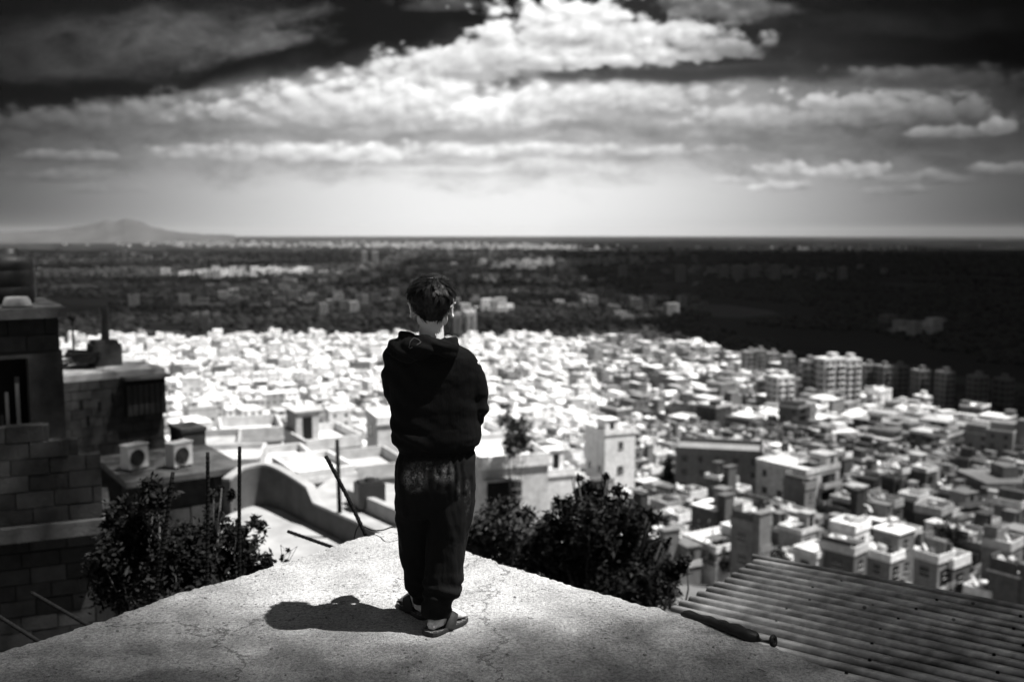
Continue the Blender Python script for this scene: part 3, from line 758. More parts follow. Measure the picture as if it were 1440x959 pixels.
bush('leafy_bush', at_y(705, 1050, 12.5), bl, 11000, .036, 'lower rounded bush between the boy\'s legs and the big dark tree', 'bush', seed=9, mats=('leafpale', 'leaf'), trunk_r=.08)
bl = pb(9.2, [(950, 740 + 60, 16), (965, 730 + 60, 12), (945, 830, 14)])
bush('shrub', at_y(955, 960, 9.2), bl, 900, .03, 'thin dark shrub at the right flank of the big tree', 'shrub', seed=10, trunk_r=.03)
bl = pb(6.2, [(400, 785, 9), (404, 778, 5), (392, 790, 7)])
bush('weed', at_y(400, 815, 6.2), bl, 160, .014, 'small weed growing beyond the left roof edge by the rod stub', 'weed', seed=12, trunk_r=.006)

# ------------------------------------------------------------------ block house on the left
def block_wall(mb, P0, u, L, z0, rows, bw=.40, bh=.19, th=.2, r2=None, gap=.012, cut=None, mslots=(0, 1, 2), mort=3):
    u = u.normalized(); nrm = Vector((u.y, -u.x, 0)); ang = math.atan2(u.y, u.x)
    for r in range(rows):
        x = -bw * (.5 if r % 2 else 0) - r2.uniform(0, .06)
        while x < L:
            w = bw * r2.uniform(.93, 1.06); a, b = max(x, 0) + gap / 2, min(x + w, L) - gap / 2
            if b - a > .05 and (cut is None or cut((a + b) / 2, r)):
                c = P0 + u * ((a + b) / 2) + nrm * (r2.uniform(-.006, .010))
                mb.box((c.x, c.y, z0 + r * bh + bh / 2 + r2.uniform(-.003, .003)), (b - a, th, bh - gap * r2.uniform(.5, 1.6)), ang + r2.uniform(-.006, .006), r2.choice(mslots))
            x += w
    # mortar core
    for r in range(rows):
        xs = [i * .1 for i in range(int(L / .1) + 1)]
        ok = [x for x in xs if cut is None or cut(x, r)]
        if not ok: continue
        a, b = min(ok) , min(L, max(ok) + .1) - .02; c = P0 + u * ((a + b) / 2) + nrm * (-.018)
        mb.box((c.x, c.y, z0 + r * bh + bh / 2 - .012), (b - a, th * .9, bh), ang, mort)
def build_block_house():
    r2 = random.Random(21)
    P0 = at_z(-40, 745, -1.69); P0 = at_y(-60, 745, 10.9); P1 = at_y(146, 737, 11.5)
    P0.z = P1.z = 0; u = (P1 - P0); L = u.length; u.normalize(); nrm = Vector((u.y, -u.x, 0)); ang = math.atan2(u.y, u.x)
    base = Vector((P0.x, P0.y, -9)); root = empty('block_house', base); tag(root, 'half-built house of bare concrete blocks at the left edge', 'house')
    off = -base
    def fin(mb, name, mats, par=root):
        o = mb.obj(name, [M[k] for k in mats], par); 
        for v in o.data.vertices: v.co += off
        return o
    slots = ('block0', 'block1', 'block2', 'mortar')
    zl = -1.69
    # stepped wall standing on the floor ledge
    def steps(x, r):
        px = project(P0 + u * x + Vector((0, 0, zl + r * .19)))[0]
        lim = 5.2 if px < 66 else 4.3 if px < 104 else 3.35 if px < 134 else 2.0
        return r < lim
    mb = MB(); block_wall(mb, P0 + u * 0, u, L, zl + .03, 6, r2=r2, cut=steps); fin(mb, 'stepped_wall', slots)
    # floor ledge
    mb = MB(); c = P0 + u * (L / 2 + .03) - nrm * .6; mb.box((c.x, c.y, zl - .06), (L + .1, 1.6, .17), ang); fin(mb, 'floor_slab', ('cap',))
    # lower wall, set back
    mb = MB(); block_wall(mb, P0 - nrm * .16 - u * .0, u, L - .01, zl - .15 - 19 * .19, 19, r2=r2); 
    fin(mb, 'lower_wall', slots)
    # side return
    mb = MB(); c = P0 + u * (L - .15) - nrm * 2.0; mb.box((c.x, c.y, -4.9), (.22, 3.4, 6.1), ang); fin(mb, 'side_wall', ('block0',))
    # rear upper storey with a dark window opening and a cap slab
    Q1 = at_y(92, 620, 13.0); Q0 = at_y(-70, 620, 12.3); Q0.z = Q1.z = 0; u2 = (Q1 - Q0); L2 = u2.length; u2.normalize(); n2 = Vector((u2.y, -u2.x, 0)); a2 = math.atan2(u2.y, u2.x)
    zt = at_y(60, 446, 12.8).z; zb = -2.4
    mb = MB(); block_wall(mb, Q0, u2, L2 - .02, zt - .44, 2, bw=.46, bh=.215, r2=r2)
    fin(mb, 'top_courses', slots)
    xo = L2 * (42 + 70) / 162.0; zo1 = at_y(20, 505, 12.6).z; zo0 = at_y(20, 618, 12.6).z
    mb = MB()
    def seg(a, b, z0, z1, th=.2, back=0.0, m=0):
        c = Q0 + u2 * ((a + b) / 2) - n2 * back; mb.box((c.x, c.y, (z0 + z1) / 2), (b - a, th, z1 - z0), a2, m)
    seg(0, L2, zo1, zt - .445); seg(xo, L2, zb, zo1 - .002); seg(0, xo - .003, zb, zo0)
    fin(mb, 'rendered_wall', ('block1',))
    mb = MB(); seg(0, xo, zo0, zo1, .04, .16); fin(mb, 'window', ('dark',))
    mb = MB(); c = Q0 + u2 * (xo * .86) - n2 * .03
    mb.box((c.x, c.y, (zo0 + zo1) / 2 - .1), (.05, .05, .75), a2); c = Q0 + u2 * (xo * .72) - n2 * .03; mb.box((c.x, c.y, zo0 + .35), (.04, .04, .5), a2 )
    fin(mb, 'window_bar', ('cap',))
    mb = MB(); c = Q0 + u2 * (L2 / 2) - n2 * .9; mb.box((c.x, c.y, zt + .06), (L2 + .12, 2.3, .13), a2); fin(mb, 'roof_slab', ('cap',))
    mb = MB(); c = Q0 + u2 * (L2 - .12) - n2 * 1.3; mb.box((c.x, c.y, (zt + zb) / 2 - .2), (.2, 2.3, zt - zb - .4), a2); fin(mb, 'side_wall', ('block0',))
    # dark rooftop tank with a lid and a dish by it
    tq = at_y(16, 425, 13.6); t2 = empty('water_tank', (tq.x, tq.y, zt + .125)); tag(t2, 'black rooftop water tank on the block house at the left edge', 'tank')
    w_ = 34 / F * 13.6; h_ = (at_y(0, 349, 13.6).z - zt - .125)
    mb = MB(); rings = []
    for z, r in ((.05, .86), (.12, .94), (.30, .96), (.32, .93), (.36, .93), (.38, .96), (.62, .96), (.64, .93), (.68, .93), (.70, .96), (.86, .92), (.95, .6), (.97, .40), (1.06, .38), (1.08, .1)):
        rings.append([Vector((math.cos(k / 24 * 6.2832) * r * w_, math.sin(k / 24 * 6.2832) * r * w_, z * h_ * .93)) for k in range(24)])
    mb.loft(rings); mb.obj('tank_body', [M['tankdark']], t2, True)
    mb = MB()
    for k in range(4): mb.box((math.cos(k * 1.571 + .8) * w_ * .7, math.sin(k * 1.571 + .8) * w_ * .7, .03), (.12, .12, .06))
    mb.obj('foot_block', [M['cap']], t2)
    p = at_y(24, 430, 12.9); d = empty('basin', (p.x, p.y, zt + .125)); tag(d, 'upturned grey basin in front of the black rooftop tank', 'basin')
    mb = MB(); mb.loft([[Vector((math.cos(k / 20 * 6.28) * r, math.sin(k / 20 * 6.28) * r, z)) for k in range(20)] for z, r in ((0, .19), (.03, .18), (.11, .15), (.13, .13))])
    mb.obj('bowl', [M['ledge']], d, True)
build_block_house()

# ------------------------------------------------------------------ second block house with shutter and fan units
def generic(root, off):
    def fin(mb, name, mats, par=root, smooth=False):
        o = mb.obj(name, [M[k] for k in mats], par, smooth)
        for v in o.data.vertices: v.co += off
        return o
    return fin
def build_mid_house():
    r2 = random.Random(31); D = 21.0
    A = at_y(86, 600, D - .5); Bq = at_y(230, 600, D + .8); A.z = Bq.z = 0; u = (Bq - A); L = u.length; u.normalize(); n = Vector((u.y, -u.x, 0)); ang = math.atan2(u.y, u.x)
    zt = at_y(120, 533, D).z; zb = -12.5
    root = empty('block_house', (A.x, A.y, zb)); tag(root, 'weathered block house with the dark shuttered box, behind the half-built house', 'house'); fin = generic(root, -Vector((A.x, A.y, zb)))
    mb = MB(); rows = int((zt + 6.2) / .2); block_wall(mb, A, u, L, zt - rows * .2, rows, bw=.42, bh=.2, r2=r2)
    fin(mb, 'wall', ('block1', 'block2', 'block2', 'block0'))
    mb = MB(); c = A + u * (L / 2) - n * 2.2; mb.box((c.x, c.y, zt + .07), (L + .1, 4.6, .14), ang); fin(mb, 'roof', ('ledge',))
    mb = MB(); c = A + u * (L - .15) - n * 2.3; mb.box((c.x, c.y, (zt + zb) / 2 - .03), (.24, 4.2, zt - zb), ang); fin(mb, 'side_wall', ('block0',))
    # shuttered box
    x0, x1 = L * (172 - 86) / 144, L * .995; z1, z0 = at_y(200, 536, D).z, at_y(200, 588, D).z
    mb = MB(); c = A + u * ((x0 + x1) / 2) + n * .16; mb.box((c.x, c.y, (z0 + z1) / 2), (x1 - x0, .22, z1 - z0), ang)
    s = fin(mb, 'shutter_box', ('dark',))
    mb = MB()
    for i in range(7):
        c = A + u * (x0 + (x1 - x0) * (i + .5) / 7) + n * .285; mb.box((c.x, c.y, (z0 + z1) / 2 - .04), ((x1 - x0) / 7 * .8, .02, (z1 - z0) * .84), ang)
    fin(mb, 'slats', ('shutter',), s)
    mb = MB(); c = A + u * ((x0 + x1) / 2) + n * .24; mb.box((c.x, c.y, z1 + .05), (x1 - x0 + .12, .5, .06), ang); fin(mb, 'canopy', ('cap',), s)
    # slit holes in the wall
    for px, py in ((107, 565), (118, 588), (137, 570), (112, 640), (160, 560), (98, 620)):
        mb = MB(); p = at_y(px, py, D); d = (p - A).dot(u); c = A + u * d + n * .105; mb.box((c.x, c.y, p.z), (.06, .02, .2), ang)
        fin(mb, 'wall_slot', ('dark',))
    # chimney block with a pipe on the roof, at the left
    c = at_y(148, 520, D + 1.2); mb = MB(); mb.box((c.x, c.y, zt + .38), (.62, .5, .5), ang); mb.box((c.x, c.y, zt + .66), (.5, .42, .1), ang); ch = fin(mb, 'chimney', ('block2',))
    mb = MB(); mb.tube([(c.x + .03, c.y, zt + .7), (c.x + .05, c.y, zt + 1.25), (c.x + .02, c.y, zt + 1.45)], [.09, .085, .10], 10); fin(mb, 'flue_pipe', ('tankdark',), ch)
    # stacked dark planks/gable left of the chimney
    q = at_y(112, 524, D + .8); pr = empty('plank_pile', (q.x, q.y, zt + .14)); tag(pr, 'heap of dark planks on the roof beside the chimney block', 'planks')
    mb = MB()
    for i in range(7):
        mb.box((r2.uniform(-.1, .1), i * .09 - .3, .06 + .075 * i * (1 if i < 4 else .6)), (1.0 - i * .06, .1, .06), r2.uniform(-.12, .12), rot=Matrix.Rotation(R(-14 + i * 3), 3, 'Y'))
    mb.obj('planks', [M['shutter']], pr)
    ps = at_y(104, 500, D + 2); mb = MB(); mb.tube([(0, 0, 0), (0, 0, .95)], [.03, .025], 8); mb.ball((0, 0, 1.02), .09); o = mb.obj('roof_post', [M['iron']], loc=(ps.x, ps.y, zt + .13), smooth=True); tag(o, 'thin post with a round head on the roof left of the chimney', 'post')
    # lower projecting room carrying the fan units
    D2 = 19.2; A2 = at_y(174, 690, D2 - .3); B2 = at_y(338, 690, D2 + 1.0); A2.z = B2.z = 0; u2 = (B2 - A2); L2 = u2.length; u2.normalize(); n2 = Vector((u2.y, -u2.x, 0)); a2 = math.atan2(u2.y, u2.x)
    z2 = at_y(230, 676, D2).z
    r3 = empty('low_annex', (A2.x, A2.y, zb)); tag(r3, 'low flat-roofed annex under the two fan units, left of the terrace', 'annex'); fin3 = generic(r3, -Vector((A2.x, A2.y, zb)))
    mb = MB(); block_wall(mb, A2, u2, L2, z2 - 3.0, 5, bw=.9, bh=.6, r2=r2, gap=.03); c = A2 + u2 * (L2 / 2) - n2 * 1.2; mb.box((c.x, c.y, (z2 - 3 + zb) / 2), (L2, 2.0, z2 - 3 - zb), a2)
    fin3(mb, 'wall', ('cap', 'cap', 'block2', 'block0'))
    mb = MB(); c = A2 + u2 * (L2 / 2) - n2 * 1.3; mb.box((c.x, c.y, z2 + .05), (L2 + .06, 3.2, .12), a2); fin3(mb, 'roof', ('cap',))
    # parapet step right of the shuttered house
    p0 = at_y(236, 606, D + .6); p1 = at_y(270, 606, D + .9); c = (p0 + p1) / 2; zz1 = p0.z
    mb = MB(); mb.box((c.x, c.y + .5, (zz1 + z2) / 2), ((p1 - p0).length, .8, zz1 - z2 - .1), ang); mb.box((c.x, c.y + .5, zz1 - .04), ((p1 - p0).length + .05, .86, .08), ang); fin3(mb, 'parapet', ('cap',))
    # fan units
    for (px, py, Y, label) in ((190, 662, D2 + .5, 'white fan unit against the shuttered house, left of two'), (253, 668, D2 + .7, 'white fan unit on the annex roof edge, with the round grille, right of two')):
        c = at_y(px, py, Y); r4 = empty('air_conditioner', (c.x, c.y, z2 + .115), ang + R(20)); tag(r4, label, 'fan unit', 'outdoor fan units of air conditioners')
        wdt, hgt, dep = .46, .46, .26
        mb = MB(); mb.box((0, 0, hgt / 2 + .04), (wdt, dep, hgt)); mb.box((0, 0, hgt + .05), (wdt + .03, dep + .03, .025)); mb.obj('casing', [M['acwhite']], r4)
        g = MB(); g.tube([(-.04, -dep / 2 - .004, hgt / 2 + .03), (-.04, -dep / 2 - .014, hgt / 2 + .03)], [.165, .165], 28); gr = g.obj('fan_opening', [M['dark']], r4)
        g = MB()
        for r in (.05, .09, .13, .165):
            g.tube([(-.04 + math.cos(k / 24 * 6.2832) * r, -dep / 2 - .022, hgt / 2 + .03 + math.sin(k / 24 * 6.2832) * r) for k in range(25)], .005, 5, cap=False)
        for k in range(4):
            th = k * math.pi / 4; g.tube([(-.04 - math.cos(th) * .165, -dep / 2 - .022, hgt / 2 + .03 - math.sin(th) * .165), (-.04 + math.cos(th) * .165, -dep / 2 - .022, hgt / 2 + .03 + math.sin(th) * .165)], .004, 5)
        g.obj('grille', [M['cap']], gr)
        for s in (-1, 1):
            g = MB(); g.box((s * wdt * .35, 0, .02), (.05, dep, .04)); g.obj('foot', [M['iron']], r4)
build_mid_house()

# ------------------------------------------------------------------ terrace with the curved parapet
def build_terrace():
    z = -3.9; zb = -13.0
    base = [at_z(*q, z) for q in ((325, 722), (345, 714), (362, 711), (378, 712), (392, 716), (405, 722), (440, 740), (498, 769), (560, 800))]
    pl = spline(base, 5)
    c0 = base[2]; root = empty('terrace_house', (c0.x, c0.y, zb)); tag(root, 'pale roof terrace with a curved stepped parapet left of the boy\'s legs', 'terrace'); fin = generic(root, -Vector((c0.x, c0.y, zb)))
    near = [at_z(620, 830, z), at_z(560, 880, z), at_z(300, 860, z), at_z(300, 735, z)]
    poly = pl + near; mb = MB(); k = len(poly)
    for zz in (z, zb):
        for p in poly: mb.V.append((p.x, p.y, zz))
    mb.F.append(tuple(range(k - 1, -1, -1))); mb.M.append(0)
    for i in range(k): i2 = (i + 1) % k; mb.F.append((i, i2, k + i2, k + i)); mb.M.append(1)
    o = fin(mb, 'terrace_floor', ('ledge', 'cap'))
    bm = bmesh.new(); bm.from_mesh(o.data); bmesh.ops.recalc_face_normals(bm, faces=bm.faces); bm.to_mesh(o.data); bm.free()
    mb = MB(); n = len(pl); prof = []
    for i, p in enumerate(pl):
        t_ = (pl[min(i + 1, n - 1)] - pl[max(i - 1, 0)]).normalized(); nn = Vector((-t_.y, t_.x, 0))   # outward (away)
        px = project(p)[0]; h = np.interp(px, [320, 345, 375, 415, 434, 438, 500, 560], [.62, .78, .82, .72, .66, .42, .44, .44])
        prof.append((p + nn * .002, p + nn * .19, h))
    for a, b, h in prof: mb.V += [(a.x, a.y, z + .003), (a.x, a.y, z + h), (b.x, b.y, z + h), (b.x, b.y, z - 3)]
    for i in range(n - 1):
        for j in range(3):
            a = i * 4 + j; mb.F.append((a, a + 1, a + 5, a + 4)); mb.M.append(0)
    mb.F.append((0, 3, 2, 1)); mb.M.append(0); e = (n - 1) * 4; mb.F.append((e, e + 1, e + 2, e + 3)); mb.M.append(0)
    o = fin(mb, 'parapet', ('cap',))
    mb = MB()
    for (a, b, h) in prof[::1]: mb.V += [(a.x, a.y, z + h + .002), (a.x, a.y, z + h + .05), (b.x, b.y, z + h + .05), (b.x, b.y, z + h + .002)]
    for i in range(n - 1):
        for j in range(3): a = i * 4 + j; mb.F.append((a, a + 1, a + 5, a + 4)); mb.M.append(0)
    mb.F.append((0, 3, 2, 1)); mb.M.append(0); mb.F.append((e, e + 1, e + 2, e + 3)); mb.M.append(0)
    fin(mb, 'coping', ('ledge',))
    # pole behind the parapet
    q = at_z(479, 757, z); t_ = at_y(474, 618, q.y); mb = MB(); mb.tube([(0, 0, 0), (t_.x - q.x, 0, t_.z - z)], [.045, .035], 9); o = mb.obj('pole', [M['iron']], loc=q, smooth=True); tag(o, 'slim dark pole on the terrace behind the leaning rod', 'pole')
    # second terrace beyond with a low wall, tanks
    zz = -5.6; q = [at_z(*p, zz) for p in ((420, 705), (470, 668), (620, 690), (660, 745), (500, 780), (450, 745))]
    r2_ = empty('terrace_house', (q[0].x, q[0].y, -16)); tag(r2_, 'lower pale terrace with a long kerb wall, just left of the boy\'s hips', 'terrace'); fin2 = generic(r2_, -Vector((q[0].x, q[0].y, -16)))
    mb = MB(); k = len(q)
    for z3 in (zz, -16):
        for p in q: mb.V.append((p.x, p.y, z3))
    mb.F.append(tuple(range(k))); mb.M.append(0)
    for i in range(k): i2 = (i + 1) % k; mb.F.append((i, i2, k + i2, k + i)); mb.M.append(1)
    o = fin2(mb, 'terrace_floor', ('ledge', 'cap'))
    bm = bmesh.new(); bm.from_mesh(o.data); bmesh.ops.recalc_face_normals(bm, faces=bm.faces); bm.to_mesh(o.data); bm.free()
    mb = MB(); a, b = at_z(492, 707, zz), at_z(570, 742, zz); c = (a + b) / 2; mb.box((c.x, c.y, zz + .2), ((b - a).length, .2, .4), math.atan2(b.y - a.y, b.x - a.x)); fin2(mb, 'kerb_wall', ('ledge',))
    p = at_z(520, 716, zz); t3 = empty('water_tank', (p.x, p.y, zz), .4); tag(t3, 'squat black water tank on the lower terrace beside the boy\'s hip', 'tank')
    mb = MB(); mb.box((0, 0, .42), (.72, .55, .62)); mb.box((0, 0, .75), (.6, .45, .06)); mb.tube([(0, 0, .77), (0, 0, .85)], [.14, .13], 14); mb.obj('tank_body', [M['tankdark']], t3)
    mb = MB()
    for x in (-.3, .3):
        for y in (-.2, .2): mb.box((x, y, .055), (.06, .06, .11))
    mb.obj('stand', [M['iron']], t3)
build_terrace()
# ------------------------------------------------------------------ the town
def ground_hit(px, py):
    d = ray(px, py); t_ = 20.0
    while t_ < 60000:
        p = Vector((0, 0, H0)) + d * t_
        if p.z <= terr(p.x, p.y): return p
        t_ *= 1.004
    return p
ORD = ['', 'second', 'third', 'fourth', 'fifth', 'sixth', 'seventh', 'eighth', 'ninth', 'tenth', 'eleventh', 'twelfth', 'thirteenth', 'fourteenth', 'fifteenth', 'sixteenth', 'seventeenth', 'eighteenth', 'nineteenth', 'twentieth']
def ordw(i):
    if i < 20: return (ORD[i] + ' nearest').strip()
    i -= 20
    return ('twenty-' if i < 9 else 'thirty-') + ['first', 'second', 'third', 'fourth', 'fifth', 'sixth', 'seventh', 'eighth', 'ninth'][i % 9] + ' nearest'
LANDMARKS = [((612, 560), "the boy"), ((858, 625), 'the tall white-walled house'), ((1012, 645), 'the dark-walled block'), ((1122, 690), 'the balcony block'),
             ((1160, 545), 'the big tower blocks'), ((1180, 840), 'the corrugated roof'), ((840, 740), 'the big dark tree'), ((720, 600), 'the grey town tree'),
             ((200, 560), 'the shuttered box'), ((400, 690), 'the curved parapet'), ((490, 700), 'the leaning rod'), ((337, 640), 'the tallest upright rod'), ((1345, 725), 'the long grey house'), ((1275, 622), 'the dark apartment row')]
def place_words(items):
    """items: (object, prefix, px, py) -> a label that counts outwards from the nearest landmark"""
    groups = {}
    for o, pre, px, py in items:
        (lx, ly), nm = min(LANDMARKS, key=lambda l: (l[0][0] - px) ** 2 + (1.6 * (l[0][1] - py)) ** 2)
        dx, dy = px - lx, 1.6 * (py - ly)
        di = ('right of' if dx > 0 else 'left of') if abs(dx) > abs(dy) else ('beyond' if dy < 0 else 'in front of')
        groups.setdefault((pre, di, nm), []).append((dx * dx + dy * dy, o))
    for (pre, di, nm), L in groups.items():
        L.sort(key=lambda q: q[0])
        for i, (_, o) in enumerate(L): o['label'] = '%s, %s %s %s' % (pre, ordw(i), di, nm)

WIN = {}
def window_mesh(w, h):
    k = (w, h)
    if k not in WIN:
        mb = MB(); mb.box((0, 0, 0), (w, .06, h), 0, 1); mb.box((0, -.04, 0), (w + .16, .05, .08), 0, 0); mb.box((0, -.05, -h / 2), (w + .25, .12, .09), 0, 0)
        WIN[k] = mb.mesh('window', [M['ledge'], M['glass']])
    return WIN[k]
def house_mesh(w, d, h, baked, storeys, r2, base=5.0, wallm='plaster'):
    mb = MB()
    V = [(-w / 2, -d / 2), (w / 2, -d / 2), (w / 2, d / 2), (-w / 2, d / 2)]
    mb.add([(x, y, z) for z in (-base, h) for x, y in V], [(0, 1, 5, 4), (1, 2, 6, 5), (2, 3, 7, 6), (3, 0, 4, 7), (4, 5, 6, 7)], 0)
    if baked:
        for (x0, y0), (x1, y1) in zip(V, V[1:] + V[:1]):
            L = math.hypot(x1 - x0, y1 - y0); n = max(1, int(L / 3.0)); ux, uy = (x1 - x0) / L, (y1 - y0) / L; nx, ny = uy, -ux
            for s in range(storeys):
                for i in range(n):
                    if r2.random() < .25: continue
                    c = (i + .5) / n * L; ww = r2.choice((.45, .55, .7)); z = s * h / storeys + h / storeys * .32; hh = 1.25
                    q = [(x0 + ux * (c + e) + nx * .02, y0 + uy * (c + e) + ny * .02) for e in (-ww, ww)]
                    mb.add([(*q[0], z), (*q[1], z), (*q[1], z + hh), (*q[0], z + hh)], [(0, 1, 2, 3)], 1)
    return mb
def roof_mesh(w, d, h, par, r2):
    mb = MB(); e = .12
    mb.box((0, 0, h + .12), (w + .3, d + .3, .22))
    if par > 0:
        z = h + .23 + par / 2; t_ = .16; W, D = w + .1, d + .1
        mb.box((0, -D / 2, z), (W, t_, par)); mb.box((0, D / 2, z), (W, t_, par)); mb.box((-W / 2, 0, z + .003), (t_, D - t_ - .01, par)); mb.box((W / 2, 0, z + .003), (t_, D - t_ - .01, par))
    return mb
def hut_mesh(w, d, h, par, r2):
    mb = MB(); a, b = min(w * .42, 3.4), min(d * .42, 3.6); z = h + .235; hh = 2.3
    x, y = (w / 2 - a / 2 - .25) * r2.choice((-1, 1)), (d / 2 - b / 2 - .25) * r2.choice((-1, 1))
    mb.box((x, y, z + hh / 2), (a, b, hh)); mb.box((x, y, z + hh + .07), (a + .3, b + .3, .12)); mb.box((x, y - b / 2 - .01, z + .95), (.8, .05, 1.9), 0, 1)
    return mb, (x, y)
def setcol(o, c): o.color = (c, c, c, 1)
def dress(o, w, d, h, st, r2, windows=True, hut=True, balc=False, par=.7, tone=.6, annex=True):
    rf = roof_mesh(w, d, h, par, r2).obj('roof', [M['roof']], o); setcol(rf, min(.82, max(tone * r2.uniform(.95, 1.2), r2.choice((.2, .45, .6, .72, .78)) if annex else 0)))
    pos = (9, 9)
    if annex and r2.random() < .6:
        a, b, hh = w * r2.uniform(.35, .7), d * r2.uniform(.3, .55), h * r2.choice((.45, .6, .75, 1.25)); sx = r2.choice((-1, 1)); ax, ay = sx * (w - a) / 2 * r2.uniform(.4, 1), -d / 2 - b / 2 + .02
        m_ = MB(); m_.box((ax, ay, (hh - 6) / 2), (a, b, hh + 6)); m_.box((ax, ay, hh + .08), (a + .3, b + .25, .16)); m_.box((ax - a * .12, ay - b / 2 - .01, 1.05), (.95, .05, 2.0), 0, 1)
        an = m_.obj('annex', [M['plaster'], M['dark']], o); setcol(an, tone * r2.uniform(.6, 1.1))
    if annex and not hut and r2.random() < .55:          # a half-built upper floor
        a = w * r2.uniform(.4, .62); q = r2.choice((-1, 1)); hh = r2.uniform(1.6, 2.7); m_ = MB(); x_ = q * (w - a) / 2; z_ = h + .235
        if r2.random() < .5:
            m_.box((x_, 0, z_ + hh / 2), (a, d * .96, hh)); m_.box((x_, 0, z_ + hh + .07), (a + .25, d + .1, .13)); m_.box((x_ - a * .15, -d * .48 - .01, z_ + 1.2), (a * .34, .05, 1.1), 0, 1)
        else:
            m_.box((x_, d * .44, z_ + hh / 2), (a, .2, hh)); m_.box((x_ - a / 2 + .1, 0, z_ + hh * .4), (.2, d * .84, hh * .8)); m_.box((x_ + a / 2 - .1, -d * .1, z_ + hh * .3), (.2, d * .6, hh * .6))
        uf = m_.obj('upper_floor', [M['plaster'], M['dark']], o); setcol(uf, tone * r2.uniform(.6, 1.15))
    if annex and st > 1 and r2.random() < .4:
        m_ = MB(); fh = h / st; m_.box((0, -.5, 0), (w * .6, 1.0, .12)); m_.box((0, -.97, .45), (w * .6, .06, .8)); m_.box((0, -.02, 1.15), (w * .45, .06, 1.8), 0, 1)
        b_ = m_.obj('balcony', [M['plaster'], M['dark']], o, loc=(-w * .1, -d / 2, fh * (st - 1) + .1)); setcol(b_, tone * 1.1)
    if hut and r2.random() < .5:
        m_ = MB(); q = -1 if r2.random() < .5 else 1
        m_.box((q * w * .2, -d * .18, h + .23 + 1.05), (w * .45, d * .35, .07))
        for ex in (-1, 1):
            for ey in (-1, 1): m_.box((q * w * .2 + ex * w * .2, -d * .18 + ey * d * .15, h + .23 + .5), (.08, .08, 1.02))
        cv = m_.obj('roof_canopy', [M['plaster']], o); setcol(cv, r2.choice((.12, .3, .6)))
    if hut:
        m_, pos = hut_mesh(w, d, h, par, r2); hu = m_.obj('stair_hut', [M['plaster'], M['dark']], rf); setcol(hu, tone * r2.uniform(.8, 1.1))
    if windows:
        fh = h / st
        for face in ('f', 'r', 'l'):
            L = w if face == 'f' else d; n = max(1, int(L / 3.2))
            for s in range(st):
                for i in range(n):
                    if r2.random() < .22: continue
                    c = (i + .5) / n * L - L / 2 + r2.uniform(-.2, .2); z = s * fh + fh * .55
                    wn = link('window', window_mesh(r2.choice((.9, 1.2)), 1.2), o)
                    if face == 'f': wn.location = (c, -d / 2 - .02, z)
                    elif face == 'r': wn.location = (w / 2 + .02, c, z); wn.rotation_euler = (0, 0, R(90))
                    else: wn.location = (-w / 2 - .02, c, z); wn.rotation_euler = (0, 0, R(-90))
    if balc:
        fh = h / st
        for s in range(1, st + (1 if balc == 2 else 0)):
            mb = MB(); mb.box((0, -.55, 0), (w * .52, 1.1, .14)); mb.box((0, -1.07, .5), (w * .52, .08, .86)); mb.box((-w * .26 + .04, -.55, .5), (.08, .95, .86)); mb.box((w * .26 - .04, -.55, .5), (.08, .95, .86)); mb.box((0, -.02, 1.2), (w * .4, .06, 1.9), 0, 1)
            b = mb.obj('balcony', [M['plaster'], M['dark']], o, loc=(w * .16, -d / 2, s * fh - fh + fh * .1 + (0 if s else 0))); setcol(b, tone)
    return pos

HAND = []
def hand_house(px, pytop, d, w, dep, h, rz, tone, st, label, cat='house', balc=False, par=.7, hut=True, seed=0, extra=None, sink=0):
    r2 = random.Random(seed + 100); p = at_y(px, pytop, 1.0); dirn = Vector((p.x, p.y, p.z - H0)); t_ = d / math.hypot(dirn.x, dirn.y)
    q = Vector((0, 0, H0)) + dirn * t_; z = q.z - h - .3
    o = house_mesh(w, dep, h, False, st, r2, base=max(6, z - terr(q.x, q.y) + 3)).obj('house', [M['plaster'], M['glass']], loc=(q.x, q.y, z)); o.rotation_euler = (0, 0, R(rz)); setcol(o, tone)
    tag(o, label, cat); dress(o, w, dep, h, st, r2, True, hut, balc, par, tone, False)
    if extra: extra(o, w, dep, h, r2, tone)
    HAND.append((q.x, q.y, max(w, dep) * .75)); return o
def garage(o, w, d, h, r2, tone):
    mb = MB(); mb.box((-w * .22, -d / 2 - .02, h * .38), (w * .38, .06, h * .74)); mb.obj('garage_opening', [M['dark']], o)
    mb = MB(); mb.box((-w * .22, -d / 2 - .4, h * .80), (w * .5, .8, .12)); a = mb.obj('canopy', [M['ledge']], o)
hand_house(1122, 652, 184, 9.5, 11, 12.6, 36, .62, 4, 'pale four-storey block with stacked balconies right of the dark-walled block', balc=2, seed=1)
hand_house(1012, 630, 205, 17, 10, 8.2, -14, .2, 3, 'wide dark-walled block with small square windows in two rows', seed=2, hut=False, par=1.0)
hand_house(858, 603, 172, 6.0, 7, 8.5, 24, .8, 2, 'tall blank white-walled house beyond the big dark tree', seed=3)
hand_house(708, 640, 74, 5.2, 5.5, 3.6, 18, .6, 1, 'small white house with a dark garage opening right of the boy', seed=4, extra=garage, hut=False)
hand_house(668, 612, 80, 4.0, 5, 4.8, 24, .8, 1, 'white gabled little house touching the boy\'s right elbow', seed=5, hut=False)
hand_house(452, 616, 82, 4.6, 6, 4.6, 30, .55, 1, 'grey house with two dark side walls left of the boy\'s elbow', seed=6)
hand_house(510, 655, 64, 4.4, 5, 3.6, 26, .42, 1, 'low pale house behind the water tank beside the boy\'s hip', seed=7, hut=False)
hand_house(352, 606, 66, 3.6, 4.4, 3.2, 18, .52, 1, 'low white house over the tallest iron rod', seed=8, hut=False)
